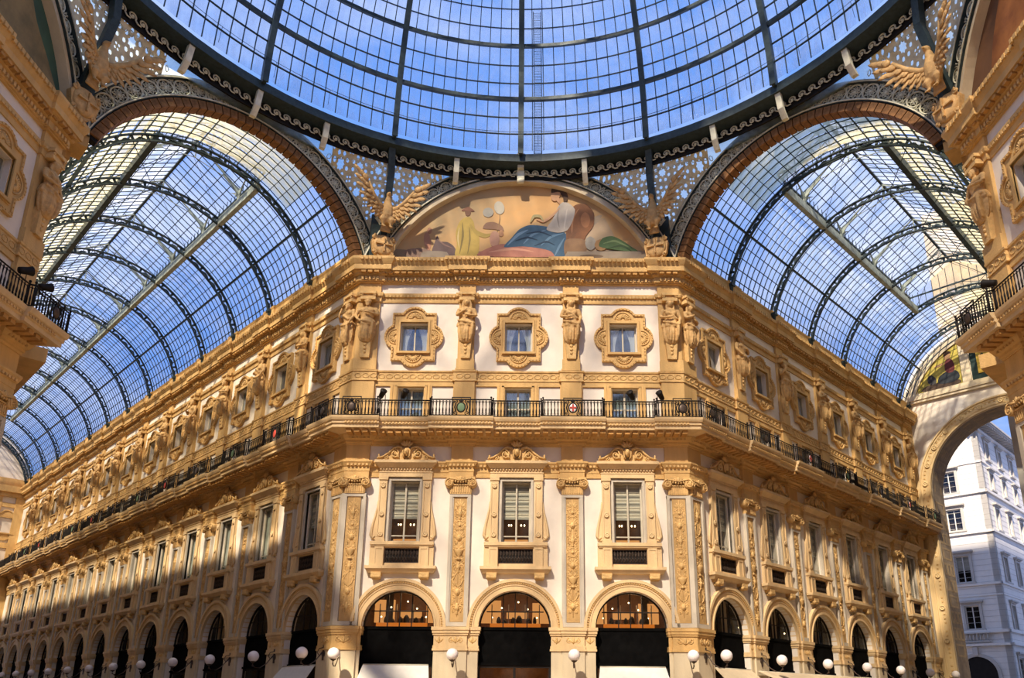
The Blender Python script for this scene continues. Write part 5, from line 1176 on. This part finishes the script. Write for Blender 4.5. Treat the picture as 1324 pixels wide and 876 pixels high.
# ---------------------------------------------------------------- glazed barrel vaults
VR, VZ = 6.15, 20.35; TH0 = 14.5; THB = 66.8
def vault(name, o, rz, L, nb, lant0, lant1, flip, lab):
    """local x across, y along the arm; the seen wing lies at x = +flip*5.95"""
    root = tag(lnk(name, None, None, (o[0], o[1], 0), rz), lab, 'glass vault')
    rd = random.Random(len(name)+nb)
    def vp(th, y, dr=0.0): t = math.radians(th); return (flip*(VR+dr)*math.cos(t), y, VZ+(VR+dr)*math.sin(t))
    D0 = .55; ys = [D0, 4.47]+[4.47+4.33*k for k in range(1, nb)]; ys = [y for y in ys if y < L-.3]+[L]
    # ribs
    mb = MB()
    NS = 44; tt = [TH0+(180-2*TH0)*i/NS for i in range(NS+1)]
    def bar(p, q, w, h): quadbar(mb, p, q, w, h, Vector(p)-Vector((0, p[1], VZ)))
    for a_, b_ in zip(tt[:-1], tt[1:]):
        bar(vp(a_, 0, -.40), vp(b_, 0, -.40), .13, .06); bar(vp(a_, 0, -.10), vp(b_, 0, -.10), .13, .06)
    for i in range(0, NS+1, 2):
        a_ = tt[i]; quadbar(mb, vp(a_, 0, -.38), vp(a_, 0, -.08), .12, .05, (0, 1, 0))
        if i < NS: quadbar(mb, vp(a_, 0, -.38), vp(tt[min(NS, i+1)], 0, -.22), .10, .03, (0, 1, 0)); quadbar(mb, vp(tt[min(NS, i+2)], 0, -.38), vp(tt[min(NS, i+1)], 0, -.22), .10, .03, (0, 1, 0))
    for s_ in (1, 179):
        th = TH0 if s_ == 1 else 180-TH0; x, y, z = vp(th, 0, -.25); mb.box(x-.18, x+.18, -.15, .15, z-.08, z+.06); mb.lathe([(.01,-.62),(.05,-.5),(.04,-.42),(.10,-.30),(.14,-.1),(.16,-.06)], (x, 0, z), 8)
    ribm = mb.mesh('rib', 'iron'); 
    mb2 = MB(); mb2.v, mb2.f, mb2.sm = list(mb.v), list(mb.f), list(mb.sm); ribl = mb2.mesh('rib', 'iron')
    for k, y in enumerate(ys[1:-1]+[L-.15]): lnk('rib', ribm, root, (0, y, 0))
    # purlins, bars, panes
    rows = 10; dth = (THB-TH0)/rows; pur = MB(); bars = MB(); rest = MB(); yrest = MB(); single = []
    main = [MB(), MB()]
    for side in (0, 1):
        def T(th): return th if side == 0 else 180-th
        for y0, y1 in zip(ys[:-1], ys[1:]):
            for r_ in range(1, rows):
                th = T(TH0+dth*r_)
                if r_ == 5: quadbar(main[side], vp(th, y0, -.16), vp(th, y1, -.16), .10, .14, Vector(vp(th, 0))-Vector((0, 0, VZ)))
                else: quadbar(pur, vp(th, y0, -.06), vp(th, y1, -.06), .03, .06, Vector(vp(th, 0))-Vector((0, 0, VZ)))
            full = y0 < lant0-.1 or y0 > lant1-.1
            nbar = max(2, round((y1-y0)/.44)); top = 90 if full else THB
            ths = [TH0+(top-TH0)*i/8 for i in range(9)]
            for i in range(nbar):
                y = y0+(y1-y0)*(i+.5)/nbar
                for a_, b_ in zip(ths[:-1], ths[1:]): quadbar(bars, vp(T(a_), y, -.02), vp(T(b_), y, -.02), .028, .04, Vector(vp(T((a_+b_)/2), 0))-Vector((0, 0, VZ)))
            nr = rows+(4 if full else 0)
            for r_ in range(nr):
                ta = TH0+dth*r_ if r_ < rows else THB+(90-THB)*(r_-rows)/4; tb = TH0+dth*(r_+1) if r_ < rows else THB+(90-THB)*(r_-rows+1)/4
                if r_ >= rows: quadbar(pur, vp(T(ta), y0, -.06), vp(T(ta), y1, -.06), .03, .06, Vector(vp(T(ta), 0))-Vector((0, 0, VZ)))
                for i in range(nbar):
                    ya, yb = y0+(y1-y0)*(i-.5)/nbar, y0+(y1-y0)*(i+.5)/nbar
                    if i == 0: ya = y0
                    j = rd.uniform(-.015, .03); q = [vp(T(ta), ya, .03+j), vp(T(ta), yb, .03+j+rd.uniform(-.01, .01)), vp(T(tb), yb, .05+j), vp(T(tb), ya, .05+j)]
                    yel = (y0 < lant0-.1 and (r_ >= 7 or side == 1)) or (side == 1 and r_ > 1 and y0 < 30)  # panes that get the painted sun glow
                    if yel: (single.append((q, 'gsunglow')) if (y0 < 5 and side == 0 and len(single) < 300) else yrest.add(q, [(0,1,2,3)]))
                    elif side == 0 and y0 < 14 and len(single) < 300: single.append((q, 'gvault'))
                    else: rest.add(q, [(0,1,2,3)])
                if r_ == nr-1:
                    pass
    for q, m in single:
        c = sum((Vector(p) for p in q), Vector())/4; lnk('pane', MB().add([tuple(Vector(p)-c) for p in q], [(0,1,2,3)]).mesh('pane', m), root, c)
    tag(lnk('far_panes', rest.mesh('far_panes', 'gvault'), root), kind='stuff'); tag(lnk('sun_glow_panes', yrest.mesh('sun_glow_panes', 'gsunglow'), root), kind='stuff')
    tag(lnk('purlins', pur.mesh('purlins', 'iron'), root), kind='stuff'); tag(lnk('glazing_bars', bars.mesh('glazing_bars', 'iron'), root), kind='stuff')
    for q in main: lnk('main_purlin', q.mesh('main_purlin', 'iron'), root)
    # lantern on two longitudinal beams
    bx, _, bz = vp(THB, 0)
    bx = abs(bx)
    for s_ in (-1, 1):
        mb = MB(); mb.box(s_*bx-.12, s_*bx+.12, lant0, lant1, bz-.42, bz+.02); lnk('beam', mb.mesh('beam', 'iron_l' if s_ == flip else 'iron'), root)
    EZ, RZ, EX = bz+.75, bz+2.3, bx+.25
    gl = MB(); lb = MB()
    n = int((lant1-lant0)/.46)
    for s_ in (-1, 1):
        for i in range(n):
            ya, yb = lant0+(lant1-lant0)*i/n, lant0+(lant1-lant0)*(i+1)/n
            quadbar(lb, (s_*EX, ya, EZ), (0, ya, RZ), .035, .04, (0, 0, 1)); quadbar(lb, (s_*bx, ya, bz), (s_*bx, ya, EZ), .03, .03, (1, 0, 0))
            for k in range(5): ta, tb = k/5, (k+1)/5; j = rd.uniform(0, .02); gl.add([(s_*EX*(1-ta), ya, EZ+(RZ-EZ)*ta+.05+j), (s_*EX*(1-ta), yb, EZ+(RZ-EZ)*ta+.05+j), (s_*EX*(1-tb), yb, EZ+(RZ-EZ)*tb+.06+j), (s_*EX*(1-tb), ya, EZ+(RZ-EZ)*tb+.06+j)], [(0,1,2,3)])
        for k in range(1, 5): t = k/5; quadbar(lb, (s_*EX*(1-t), lant0, EZ+(RZ-EZ)*t), (s_*EX*(1-t), lant1, EZ+(RZ-EZ)*t), .03, .04, (0, 0, 1))
        quadbar(lb, (s_*EX, lant0, EZ-.05), (s_*EX, lant1, EZ-.05), .08, .08, (0, 0, 1))
    quadbar(lb, (0, lant0, RZ-.05), (0, lant1, RZ-.05), .12, .12, (0, 0, 1))
    for ye in (lant0, lant1):
        gl.add([(-EX, ye, EZ), (EX, ye, EZ), (0, ye, RZ)], [(0,1,2)]); quadbar(lb, (-EX, ye, EZ), (EX, ye, EZ), .08, .08, (0, 0, 1)); quadbar(lb, (-bx, ye, bz), (bx, ye, bz), .08, .1, (0, 0, 1))
        for i in range(-5, 6): x = i*.44; quadbar(lb, (x, ye, bz), (x, ye, RZ-(RZ-EZ)*abs(x)/EX), .03, .03, (0, 1, 0))
        gl.add([(-bx, ye, bz), (bx, ye, bz), (bx, ye, EZ), (-bx, ye, EZ)], [(0,1,2,3)])
    tag(lnk('lantern_panes', gl.mesh('lantern_panes', 'glant'), root), kind='stuff'); tag(lnk('lantern_bars', lb.mesh('lantern_bars', 'iron'), root), kind='stuff')
    # flared brackets and roof trusses at mid bay
    mb = MB()
    for s_ in (-1, 1):
        pl = [(-.9,.80),(-.42,.52),(-.16,.25),(-.08,-.05),(.08,-.05),(.16,.25),(.42,.52),(.9,.80),(.30,.55),(.0,.50),(-.30,.55)]
        sub = MB(); sub.plate(pl, [], -.03, .03, True)
        for x, y, z in sub.v: pass
        sub.v = [(s_*bx*1.0+y*1.0-s_*z*.15, x, bz+z*1.1) for x, y, z in sub.v]; mb.merge(sub)
        pl2 = [(0, .0), (.10, .3), (.35, .62), (.9, 1.0), (.95, 1.12), (.5, .92), (.12, .75), (0, .7)]
        sub = MB(); sub.plate(pl2, [], -.03, .03, True); sub.v = [(s_*(bx-x), y, bz+z) for x, y, z in sub.v]; mb.merge(sub)
        quadbar(mb, (s_*(bx-.1), 0, bz+.6), (0, 0, RZ-.1), .07, .07, (0, 0, 1)); quadbar(mb, (s_*(bx-.8), 0, bz+.98), (0, 0, bz+1.3), .03, .03, (0, 0, 1))
    quadbar(mb, (0, 0, bz+1.3), (0, 0, RZ), .05, .05, (1, 0, 0))
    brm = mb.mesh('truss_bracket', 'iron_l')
    for y0, y1 in zip(ys[1:-1], ys[2:]):
        if y1 <= lant1+.2: lnk('truss_bracket', brm, root, (0, (y0+y1)/2, 0))
    # diagonal tie rods across the ribs
    mb = MB()
    for y0, y1 in zip(ys[1:-1], ys[2:]):
        for ta, tb in ((100, 125), (125, 160)):
            mb.tube([vp(ta, y0, -.3), vp(tb, y1, -.3)], .018, 4); mb.tube([vp(ta, y1, -.3), vp(tb, y0, -.3)], .018, 4)
        mb.tube([(bx, y0, bz), (-bx*.2, (y0+y1)/2, RZ-.3), (bx, y1, bz)], .016, 4); mb.tube([(-bx, y0, bz), (0, (y0+y1)/2, RZ-.3), (-bx, y1, bz)], .016, 4)
    lnk('tie_rods', mb.mesh('tie_rods', 'iron'), root)
    return root, vp
LL = 58.5; RL = 28.0
vault('left_vault', (-AM, AM), PI/4, LL, 13, 4.47, 4.47+4.33*11, 1, 'long glazed barrel vault with iron ribs over the left gallery')
vault('right_vault', (AM, AM), -PI/4, RL, 6, 4.47, 4.47+4.33*4, -1, 'glazed barrel vault with iron ribs over the right gallery')
# attic storeys standing outside the vaults (seen through the glass), and the opposite walls of the arms
for nm, o, rz, L, flip in (('left', (-AM, AM), PI/4, LL, 1), ('right', (AM, AM), -PI/4, RL, -1)):
    r = tag(lnk('wall_opposite_'+nm, None, None, (o[0], o[1], 0), rz), kind='structure'); x = -flip*6.65
    mb = MB(); xa, xb = sorted((x, x-flip*.6)); mb.box(xa, xb, 0, L, 0, 22.1); lnk('wall_panel', mb.mesh('wall_panel', 'yell'), r)
    mb = MB()
    for z0, z1, q in ((20.1, 20.5, .3), (20.5, 21.1, .55), (15.2, 15.7, .12), (12.6, 13.1, 1.1), (10.8, 11.5, .2), (3.7, 4.5, .15)):
        xa, xb = sorted((x, x+flip*q)); mb.box(xa, xb, .7 if q > .5 else .2, L, z0, z1)
    for k in range(int(L/BW)):
        xa, xb = sorted((x, x+flip*.15)); mb.box(xa, xb, 4.4+BW*k, 5.3+BW*k, 0, 20.1)
    xa, xb = sorted((-flip*6.9, -flip*5.75)); mb.box(xa, xb, .0, 1.0, 20.8, 21.35)
    lnk('string_courses', mb.mesh('string_courses', 'ochre'), r)
    mb = MB(); xa, xb = sorted((-flip*8.3, -flip*8.9)); mb.box(xa, xb, 1, L, 20, 24.0 if nm == 'left' else 27.5); lnk('outer_attic', mb.mesh('outer_attic', 'yell'), r)
    mb = MB(); xa, xb = sorted((flip*8.3, flip*8.9)); mb.box(xa, xb, 1, L, 20, 22.9); lnk('outer_parapet', mb.mesh('outer_parapet', 'yell'), r)
    mb = MB(); mb.box(-9, 9, L-.2 if nm == 'left' else L+2.2, L+.2 if nm == 'left' else L+2.4, 22.1, 22.3)
# ---------------------------------------------------------------- end wall of the right arm with the great arch
r = tag(lnk('wall_right_end', None, None, (AM+RL/S2, AM+RL/S2, 0), -PI/4), kind='structure')   # local x: towards the far side, y outwards; seen wing at x=-5.95
EC, ER, EO = 15.38, 4.98, 5.72
def archhole(R, c, n=40): return [(-R, 0.05), (R, 0.05)]+arc(0, c, R, 0, 180, n)
mb = MB(); out = [(-6.4, 0), (6.4, 0), (6.4, 22.0)]+[(p[0], p[1]) for p in arc(0, VZ, 6.45, 16, 164, 30)]+[(-6.4, 22.0)]
mb.plate(out, [archhole(ER, EC)], 0, 2.2, True); lnk('end_wall', mb.mesh('end_wall', 'cream'), r)
lnk('outer_attic', MB().box(-3.2, 3.5, .6, 2.2, 26.9, 36.5).mesh('outer_attic', 'yell'), r)
def archband(mb, ra, rb, y0, y1, z0=0.0, c=EC, n=40):
    mb.plate([(-rb, z0)]+arc(0, c, rb, 180, 0, n)+[(rb, z0), (ra, z0)]+arc(0, c, ra, 0, 180, n)+[(-ra, z0)], [], y0, y1, False)
mb = MB(); archband(mb, ER, EO, -.16, 0); archband(mb, ER, ER+.08, -.24, -.1); archband(mb, EO-.10, EO, -.24, -.1); archband(mb, ER+.17, ER+.21, -.19, -.1); archband(mb, EO-.24, EO-.20, -.19, -.1)
lnk('archivolt', mb.mesh('archivolt', 'arcade'), r)
mb = MB(); rm = (ER+EO)/2
for i in range(13):
    a_ = PI*(i+.5)/13; x, z = rm*math.cos(a_), EC+rm*math.sin(a_); mb.lathe([(.17,0),(.17,-.06),(.12,-.08),(.12,-.04),(.05,-.05),(.02,-.1)], (x, -.17, z), 12, 1, True, 'y')
for s_ in (-1, 1):
    for i in range(6): mb.lathe([(.17,0),(.17,-.06),(.12,-.08),(.12,-.04),(.05,-.05),(.02,-.1)], (s_*rm, -.17, 14.0-i*2.1), 12, 1, True, 'y')
lnk('paterae', mb.mesh('paterae', 'arcade'), r)
mb = MB()
for i in range(130):
    a_ = PI*(i+.5)/130
    if (i % 10) in (4, 5): continue
    x, z = rm*math.cos(a_), EC+rm*math.sin(a_); leaf(mb, x, z, .17, .06, a_+(.8 if i % 2 else -.8), -.17, .02)
for s_ in (-1, 1):
    for i in range(110):
        if (i % 16) > 13: continue
        leaf(mb, s_*rm, 14.9-i*.135, .17, .06, (.8 if i % 2 else -.8), -.17, .02)
tag(lnk('carved_garland', mb.mesh('carved_garland', 'ochre2'), r), kind='stuff')
mb = MB(); mb.box(-6.3, -EO, -.1, 0, 0, 22.0); mb.box(EO, 6.3, -.1, 0, 0, 22.0); lnk('side_pier', mb.mesh('side_pier', 'arcade'), r)
mb = MB(); mb.box(-6, 6, -.25, 0, 22.08, 22.5); mb.box(-6, 6, -.18, 0, 21.9, 22.08)
for x0, x1 in ((-2.0, -1.45), (1.45, 2.0), (-5.9, -5.65), (5.65, 5.9)): mb.box(x0, x1, -.14, 0, 22.5, 25.9 if abs(x0) < 3 else 22.9)
mb.plate([(6.1*math.cos(math.radians(t)), VZ+6.1*math.sin(math.radians(t))) for t in [20+140*i/30 for i in range(31)]]+[(5.55*math.cos(math.radians(t)), VZ+5.55*math.sin(math.radians(t))) for t in [160-140*i/30 for i in range(31)]], [], -.2, 0)
lnk('lunette_frame', mb.mesh('lunette_frame', 'pale'), r)
# coffered soffit of the great arch
mb = MB(); cof = MB().box(-.33, .33, -.05, .0, -.28, .28)
framem = MB().plate(rect(-.42, .42, -.37, .37), [rect(-.30, .30, -.25, .25)], -.0, .09)
M['coffer'] = mat('coffer_stone', (0.36, 0.26, 0.14), var=.2)
cm = framem.mesh('coffer', 'coffer')
for i in range(19):
    a_ = PI*(i+.5)/19
    for k in range(3 if i % 2 else 1):
        yy = 1.1 if i % 2 == 0 else (.45, 1.1, 1.75)[k]; rr = ER-.02
        o_ = lnk('coffer', cm, r, (rr*math.cos(a_), yy, EC+rr*math.sin(a_)), 0, (1.9 if i % 2 == 0 else .62, 1, .9))
        o_.rotation_mode = 'XYZ'; o_.matrix_local = Matrix.Translation((rr*math.cos(a_), yy, EC+rr*math.sin(a_))) @ Matrix.Rotation(-(a_-PI/2), 4, 'Y') @ Matrix.Rotation(PI/2, 4, 'X') @ Matrix.Diagonal((.9, 1, 1.9 if i % 2 == 0 else .62, 1)) 
for s_ in (-1, 1):
    for i in range(10):
        for k in range(3 if i % 3 else 1):
            yy = 1.1 if i % 3 == 0 else (.45, 1.1, 1.75)[k]
            lnk('coffer', cm, r, (0, 0, 0)).matrix_local = Matrix.Translation((s_*(ER-.02), yy, EC-.9-i*1.05)) @ Matrix.Rotation(-s_*PI/2, 4, 'Z') @ Matrix.Diagonal((1.9 if i % 3 == 0 else .62, 1, 1.1, 1))
mb = MB(); archband(mb, ER-.01, ER+.05, .05, 2.15); lnk('soffit_lining', mb.mesh('soffit_lining', 'dark_stone'), r)
# two painted panels over the great arch
def panelmural(pts, col, col2, shapes, lab, frame=None):
    m = lnk('painted_panel', None, None, (AM+RL/S2, AM+RL/S2, 0), -PI/4); tag(m, lab, 'mural')
    if frame: mb = MB(); mb.plate(frame, [], -.06, .0); lnk('frame', mb.mesh('frame', mat('dark_green_frame', (.015, .035, .03))), m)
    mb = MB(); mb.plate(pts, [], -.10, -.02); lnk('ground', mb.mesh('ground', mat('gold_ground', col, base2=col2, scale=1.5)), m)
    for i, (p, c1, c2) in enumerate(shapes):
        for _ in range(2): p = [q for k in range(len(p)) for q in ((p[k][0]*.75+p[(k+1) % len(p)][0]*.25, p[k][1]*.75+p[(k+1) % len(p)][1]*.25), (p[k][0]*.25+p[(k+1) % len(p)][0]*.75, p[k][1]*.25+p[(k+1) % len(p)][1]*.75))]
        mb = MB(); mb.plate(p, [], -.105-.003*i, -.1); lnk('painted_shape', mb.mesh('painted_shape', mat('paint', c1, base2=c2)), m)
a1 = [(5.5*math.cos(math.radians(t)), VZ+5.5*math.sin(math.radians(t))) for t in [154-44*i/14 for i in range(15)]]
a1 = [p for p in a1 if p[1] > 22.55 and p[0] < -2.05]
panelmural([(-2.05, 22.55), (-2.05, a1[-1][1])]+a1[::-1]+[(a1[0][0]+.0, 22.55)], (.50,.40,.07), (.35,.28,.06),
  [([(-4.9,22.5),(-2.1,22.5),(-2.1,22.9),(-3.2,23.0),(-4.4,23.0)], (.05,.03,.02), (.08,.05,.03)), ([(-3.6,22.8),(-3.5,23.4),(-2.9,23.7),(-2.2,23.6),(-2.1,22.8)], (.02,.025,.03), (.03,.035,.04)),
   ([(-3.0,23.5),(-3.0,24.3),(-2.75,24.6),(-2.4,24.4),(-2.35,23.5)], (.14,.03,.03), (.10,.02,.02)), ([(-2.95,24.5),(-2.95,24.85),(-2.7,25.0),(-2.5,24.8),(-2.6,24.5)], (.45,.25,.12), (.35,.2,.1)),
   ([(-3.0,24.7),(-2.95,25.05),(-2.65,25.15),(-2.4,24.9),(-2.6,24.9)], (.05,.02,.01), (.05,.02,.01)), ([(-4.2,23.0),(-4.2,23.6),(-3.9,23.7),(-3.6,23.3),(-3.7,22.9)], (.06,.05,.05), (.04,.04,.04)), ([(-3.0,24.2),(-3.5,24.1),(-3.7,24.2),(-3.5,24.25),(-3.0,24.35)], (.45,.25,.12), (.35,.2,.1))],
  'small gold-ground painting of a seated woman beside the great arch')
panelmural(rect(-1.0, 1.0, 22.95, 25.5), (.62,.42,.06), (.5,.34,.05), [([(-.7+.18*i, 23.4+.05*(i % 2)), (-.6+.18*i, 23.6), (-.5+.18*i, 23.4), (-.6+.18*i, 23.25)], (.03,.06,.03), (.05,.04,.02)) for i in range(8)]+[([(-.75, 24+.22*i), (-.62, 24.12+.22*i), (-.5, 24+.22*i), (-.62, 23.9+.22*i)], (.03,.06,.03), (.05,.04,.02)) for i in range(6)],
  'golden painted panel with dark garland in green frame above the great arch', rect(-1.4, 1.4, 22.55, 25.9))
# end wall of the left arm, far away
r = tag(lnk('wall_left_end', None, None, (-AM-LL/S2, AM+LL/S2, 0), PI/4), kind='structure')
mb = MB(); mb.plate([(-6.4, 0), (6.4, 0), (6.4, 22.0)]+arc(0, VZ, 6.45, 16, 164, 20)+[(-6.4, 22.0)], [archhole(3.2, 10)], 0, 1.0, True); lnk('end_wall', mb.mesh('end_wall', 'cream'), r)
mb = MB()
for z0, z1, q in ((21.0,21.9,.1),(20.1,20.5,.3),(20.5,21.1,.55),(19.1,19.5,.12),(15.2,15.7,.12),(12.6,13.1,1.1),(10.8,11.5,.2)): mb.box(-6, 6, -q, 0, z0, z1)
for x in (-5.6, -3.7, 3.7, 5.6): mb.box(x-.4, x+.4, -.15, 0, 0, 20.1)
lnk('string_courses', mb.mesh('string_courses', 'ochre'), r)
mb = MB()
for x in (-4.7, 4.7, 0): lnk('surround', UFRAME, r, (x, 0, 0))
# ---------------------------------------------------------------- white corner building outside
BD = 50.0; bo = Vector((SH, A, 0))+Vector((1/S2, 1/S2, 0))*BD+Vector((1/S2, -1/S2, 0))*(-1.34)
bl = tag(lnk('corner_building', None, None, bo, -PI/4), 'white stone corner building in sun and shade seen through the great arch', 'building')
# local: x right(w), y away(d); left face at y=0 for x<0, right face at x=0 for y>0
BH = 26.2
LWN = [(-3.0, 22.53, 20.5, 1.25), (-2.95, 18.95, 16.95, 1.25), (-2.85, 14.6, 12.2, 1.2), (-2.65, 10.1, 8.05, 1.2)]
def fwall(L, wins, face):
    mb = MB(); mb.plate(rect(0, L, 0, BH), [rect(x-w_/2, x+w_/2, zb, zt) for x, zt, zb, w_ in wins], 0, .5); return mb
wl = []; 
for row, (cx, zt, zb, w_) in enumerate(LWN):
    for k in range(3): wl.append((10+cx*1.0-(k)*3.4, zt, zb, w_))
wl.append((10-1.9, 5.6, 2.4, 1.9)) if False else None
m1 = fwall(10, wl, 0); m1.v = [(x-10, y, z) for x, y, z in m1.v]; lnk('facade', m1.mesh('facade', 'bldg'), bl)
wr = []
for k in range(6):
    wr += [(2.3+k*3.9, 25.3, 23.6, 1.0), (2.3+k*3.9, 22.3, 20.7, 1.0) , (2.3+k*3.9, 18.9, 16.9, 1.1), (2.3+k*3.9, 14.4, 12.2, 1.1), (2.3+k*3.9, 10.1, 8.0, 1.1), (2.3+k*3.9, 5.6, 1.0, 2.0)]
m2 = fwall(25, wr, 0); m2.v = [(-y, x, z) for x, y, z in m2.v]; m2.f = [f[::-1] for f in m2.f]; lnk('facade', m2.mesh('facade', 'bldg'), bl)
lnk('core', MB().box(-10, -.8, .8, 25, 0, BH).mesh('core', 'dark'), bl)
mb = MB()
for z0, z1, q in ((23.0,23.15,.08),(20.15,20.4,.18),(16.5,16.7,.18),(11.85,12.05,.16),(10.9,11.0,.06),(7.7,7.95,.22),(6.6,6.8,.3),(26.0,26.25,.2)):
    mb.box(-10, q, -q, 0, z0, z1); mb.box(0, q, -q, 25, z0, z1)
lnk('string_courses', mb.mesh('string_courses', 'bldg'), bl)
mb = MB(); mb.box(-10, 1.1, -1.1, 25, 26.75, 26.95); mb.box(-10, 1.0, -1.0, 25, 26.6, 26.75); mb.box(-10, .15, -.15, 25, 26.2, 26.6); lnk('eaves', mb.mesh('eaves', 'bldg2'), bl)
mb = MB()
for i in range(50): y = -.8+i*.52; mb.box(.15, .95, y, y+.2, 26.35, 26.6)
for i in range(20): x = -9.8+i*.52; mb.box(x, x+.2, -.95, -.15, 26.35, 26.6)
tag(lnk('eave_brackets', mb.mesh('eave_brackets', 'bldg2'), bl), kind='stuff')
mb = MB()
for i in range(50):
    z = .6+i*.5
    if z > 25.9: break
    mb.box(-10, .012, -.012, 0, z, z+.025); mb.box(0, .012, 0, 25, z, z+.025)
tag(lnk('stone_joints', mb.mesh('stone_joints', 'bldg2'), bl), kind='stuff')
def bwin(w_, h):
    a_ = MB(); a_.plate(rect(-w_/2-.22, w_/2+.22, -.1, h+.22), [rect(-w_/2, w_/2, 0, h)], -.10, 0); a_.box(-w_/2-.4, w_/2+.4, -.32, 0, h+.30, h+.45); a_.box(-w_/2-.3, w_/2+.3, -.2, 0, h+.2, h+.3); a_.box(-w_/2-.3, w_/2+.3, -.2, 0, -.16, 0)
    s_ = MB(); s_.plate(rect(-w_/2, w_/2, 0, h), [rect(-w_/2+.08, -.04, .08, h-.08), rect(.04, w_/2-.08, .08, h-.08)], .15, .2); return a_, s_
def addwin(x, y, z0, w_, h, face, shade=0.0):
    k = (w_, round(h, 2))
    if k not in bw: a_, s_ = bwin(*k); bw[k] = (a_.mesh('window', 'bldg2'), s_.mesh('sash', 'whitep'), pane(-w_/2, w_/2, 0, h, .18).mesh('pane', 'gwin'), MB().box(-w_/2+.05, w_/2-.05, .22, .26, h*.45, h).mesh('shutter', 'bldg2'))
    q = bw[k]; o_ = lnk('window', q[0], bl, (x, y, z0), 0 if face == 0 else PI/2); lnk('sash', q[1], o_); lnk('pane', q[2], o_)
    if shade: lnk('shutter', q[3], o_)
bw = {}
for x, zt, zb, w_ in wl: addwin(x-10, 0, zb, w_, zt-zb, 0, zb < 13 and zb > 11)
for x, zt, zb, w_ in wr: addwin(0, x, zb, w_, zt-zb, 1, zb > 20)
# arched ground floor bay with small balustrade
mb = MB(); mb.plate([(-4.4, 3.2), (-1.2, 3.2)]+arc(-2.85, 4.2, 1.5, 0, 180, 16), [], -.02, .0); lnk('arched_window', mb.mesh('arched_window', 'black'), bl)
mb = MB(); mb.plate([(-4.7, 3.0), (-1.0, 3.0)]+arc(-2.85, 4.2, 1.8, 0, 180, 16), [[(-4.4, 3.2), (-1.3, 3.2)]+arc(-2.85, 4.2, 1.5, 0, 180, 16)], -.12, 0); mb.box(-3.05, -2.65, -.3, 0, 5.8, 6.5); lnk('arch_surround', mb.mesh('arch_surround', 'bldg2'), bl)
mb = MB(); 
for i in range(9): x = -3.9+i*.28; mb.lathe([(.05,0),(.08,.2),(.04,.45),(.06,.6)], (x, -.3, 7.05), 6)
mb.box(-4.1, -1.4, -.4, -.2, 6.95, 7.05); mb.box(-4.1, -1.4, -.42, -.18, 7.65, 7.75); lnk('balustrade', mb.mesh('balustrade', 'bldg2'), bl)
# southern facades behind the viewer (plain: the photograph shows nothing of them)
for k, (p, q) in enumerate((((-7.5, -19.0), (7.5, -19.0)), ((7.5, -19.0), (40, -51.5)), ((A, -SH), (52, -43.6)), ((-7.5, -19.0), (-40, -51.5)), ((-A, -SH), (-52, -43.6)))):
    v = Vector((q[0]-p[0], q[1]-p[1], 0)); ang = math.atan2(v.y, v.x); L = v.length; sg = -1 if k in (0, 1, 4) else 1
    r = tag(lnk('wall_south_%d' % (k+1), None, None, (p[0], p[1], 0), ang), kind='structure')
    ya, yb = sorted((0, sg*.5)); lnk('wall_panel', MB().box(0, L, ya, yb, 0, 22.1).mesh('wall_panel', 'yell'), r)
    mb = MB()
    for z0, z1, w_ in ((20.1, 21.1, .5), (15.2, 15.7, .1), (12.6, 13.1, 1.1), (10.8, 11.5, .2), (3.7, 4.5, .15)): ya, yb = sorted((0, -sg*w_)); mb.box(0.2, L, ya, yb, z0, z1)
    for i in range(int(L/BW)): ya, yb = sorted((0, -sg*.15)); mb.box(.3+i*BW, 1.2+i*BW, ya, yb, 0, 20.1)
    lnk('string_courses', mb.mesh('string_courses', 'ochre'), r)
r = tag(lnk('wall_shade_blocker', None, None, (SH+(31)/S2+5.5/S2, A+31/S2-5.5/S2, 0), -PI/4), kind='structure')  # unseen block added to cast shade on the corner building
lnk('block_wall', MB().box(0, 20, 0, 17, 0, 33).mesh('block_wall', 'bldg2'), r)
# ---------------------------------------------------------------- floor and the southern half of the octagon
fl = lnk('floor', MB().add([(-75,-45,0),(90,-45,0),(90,110,0),(-75,110,0)], [(0,1,2,3)]).mesh('floor', 'floorm')); tag(fl, kind='structure')
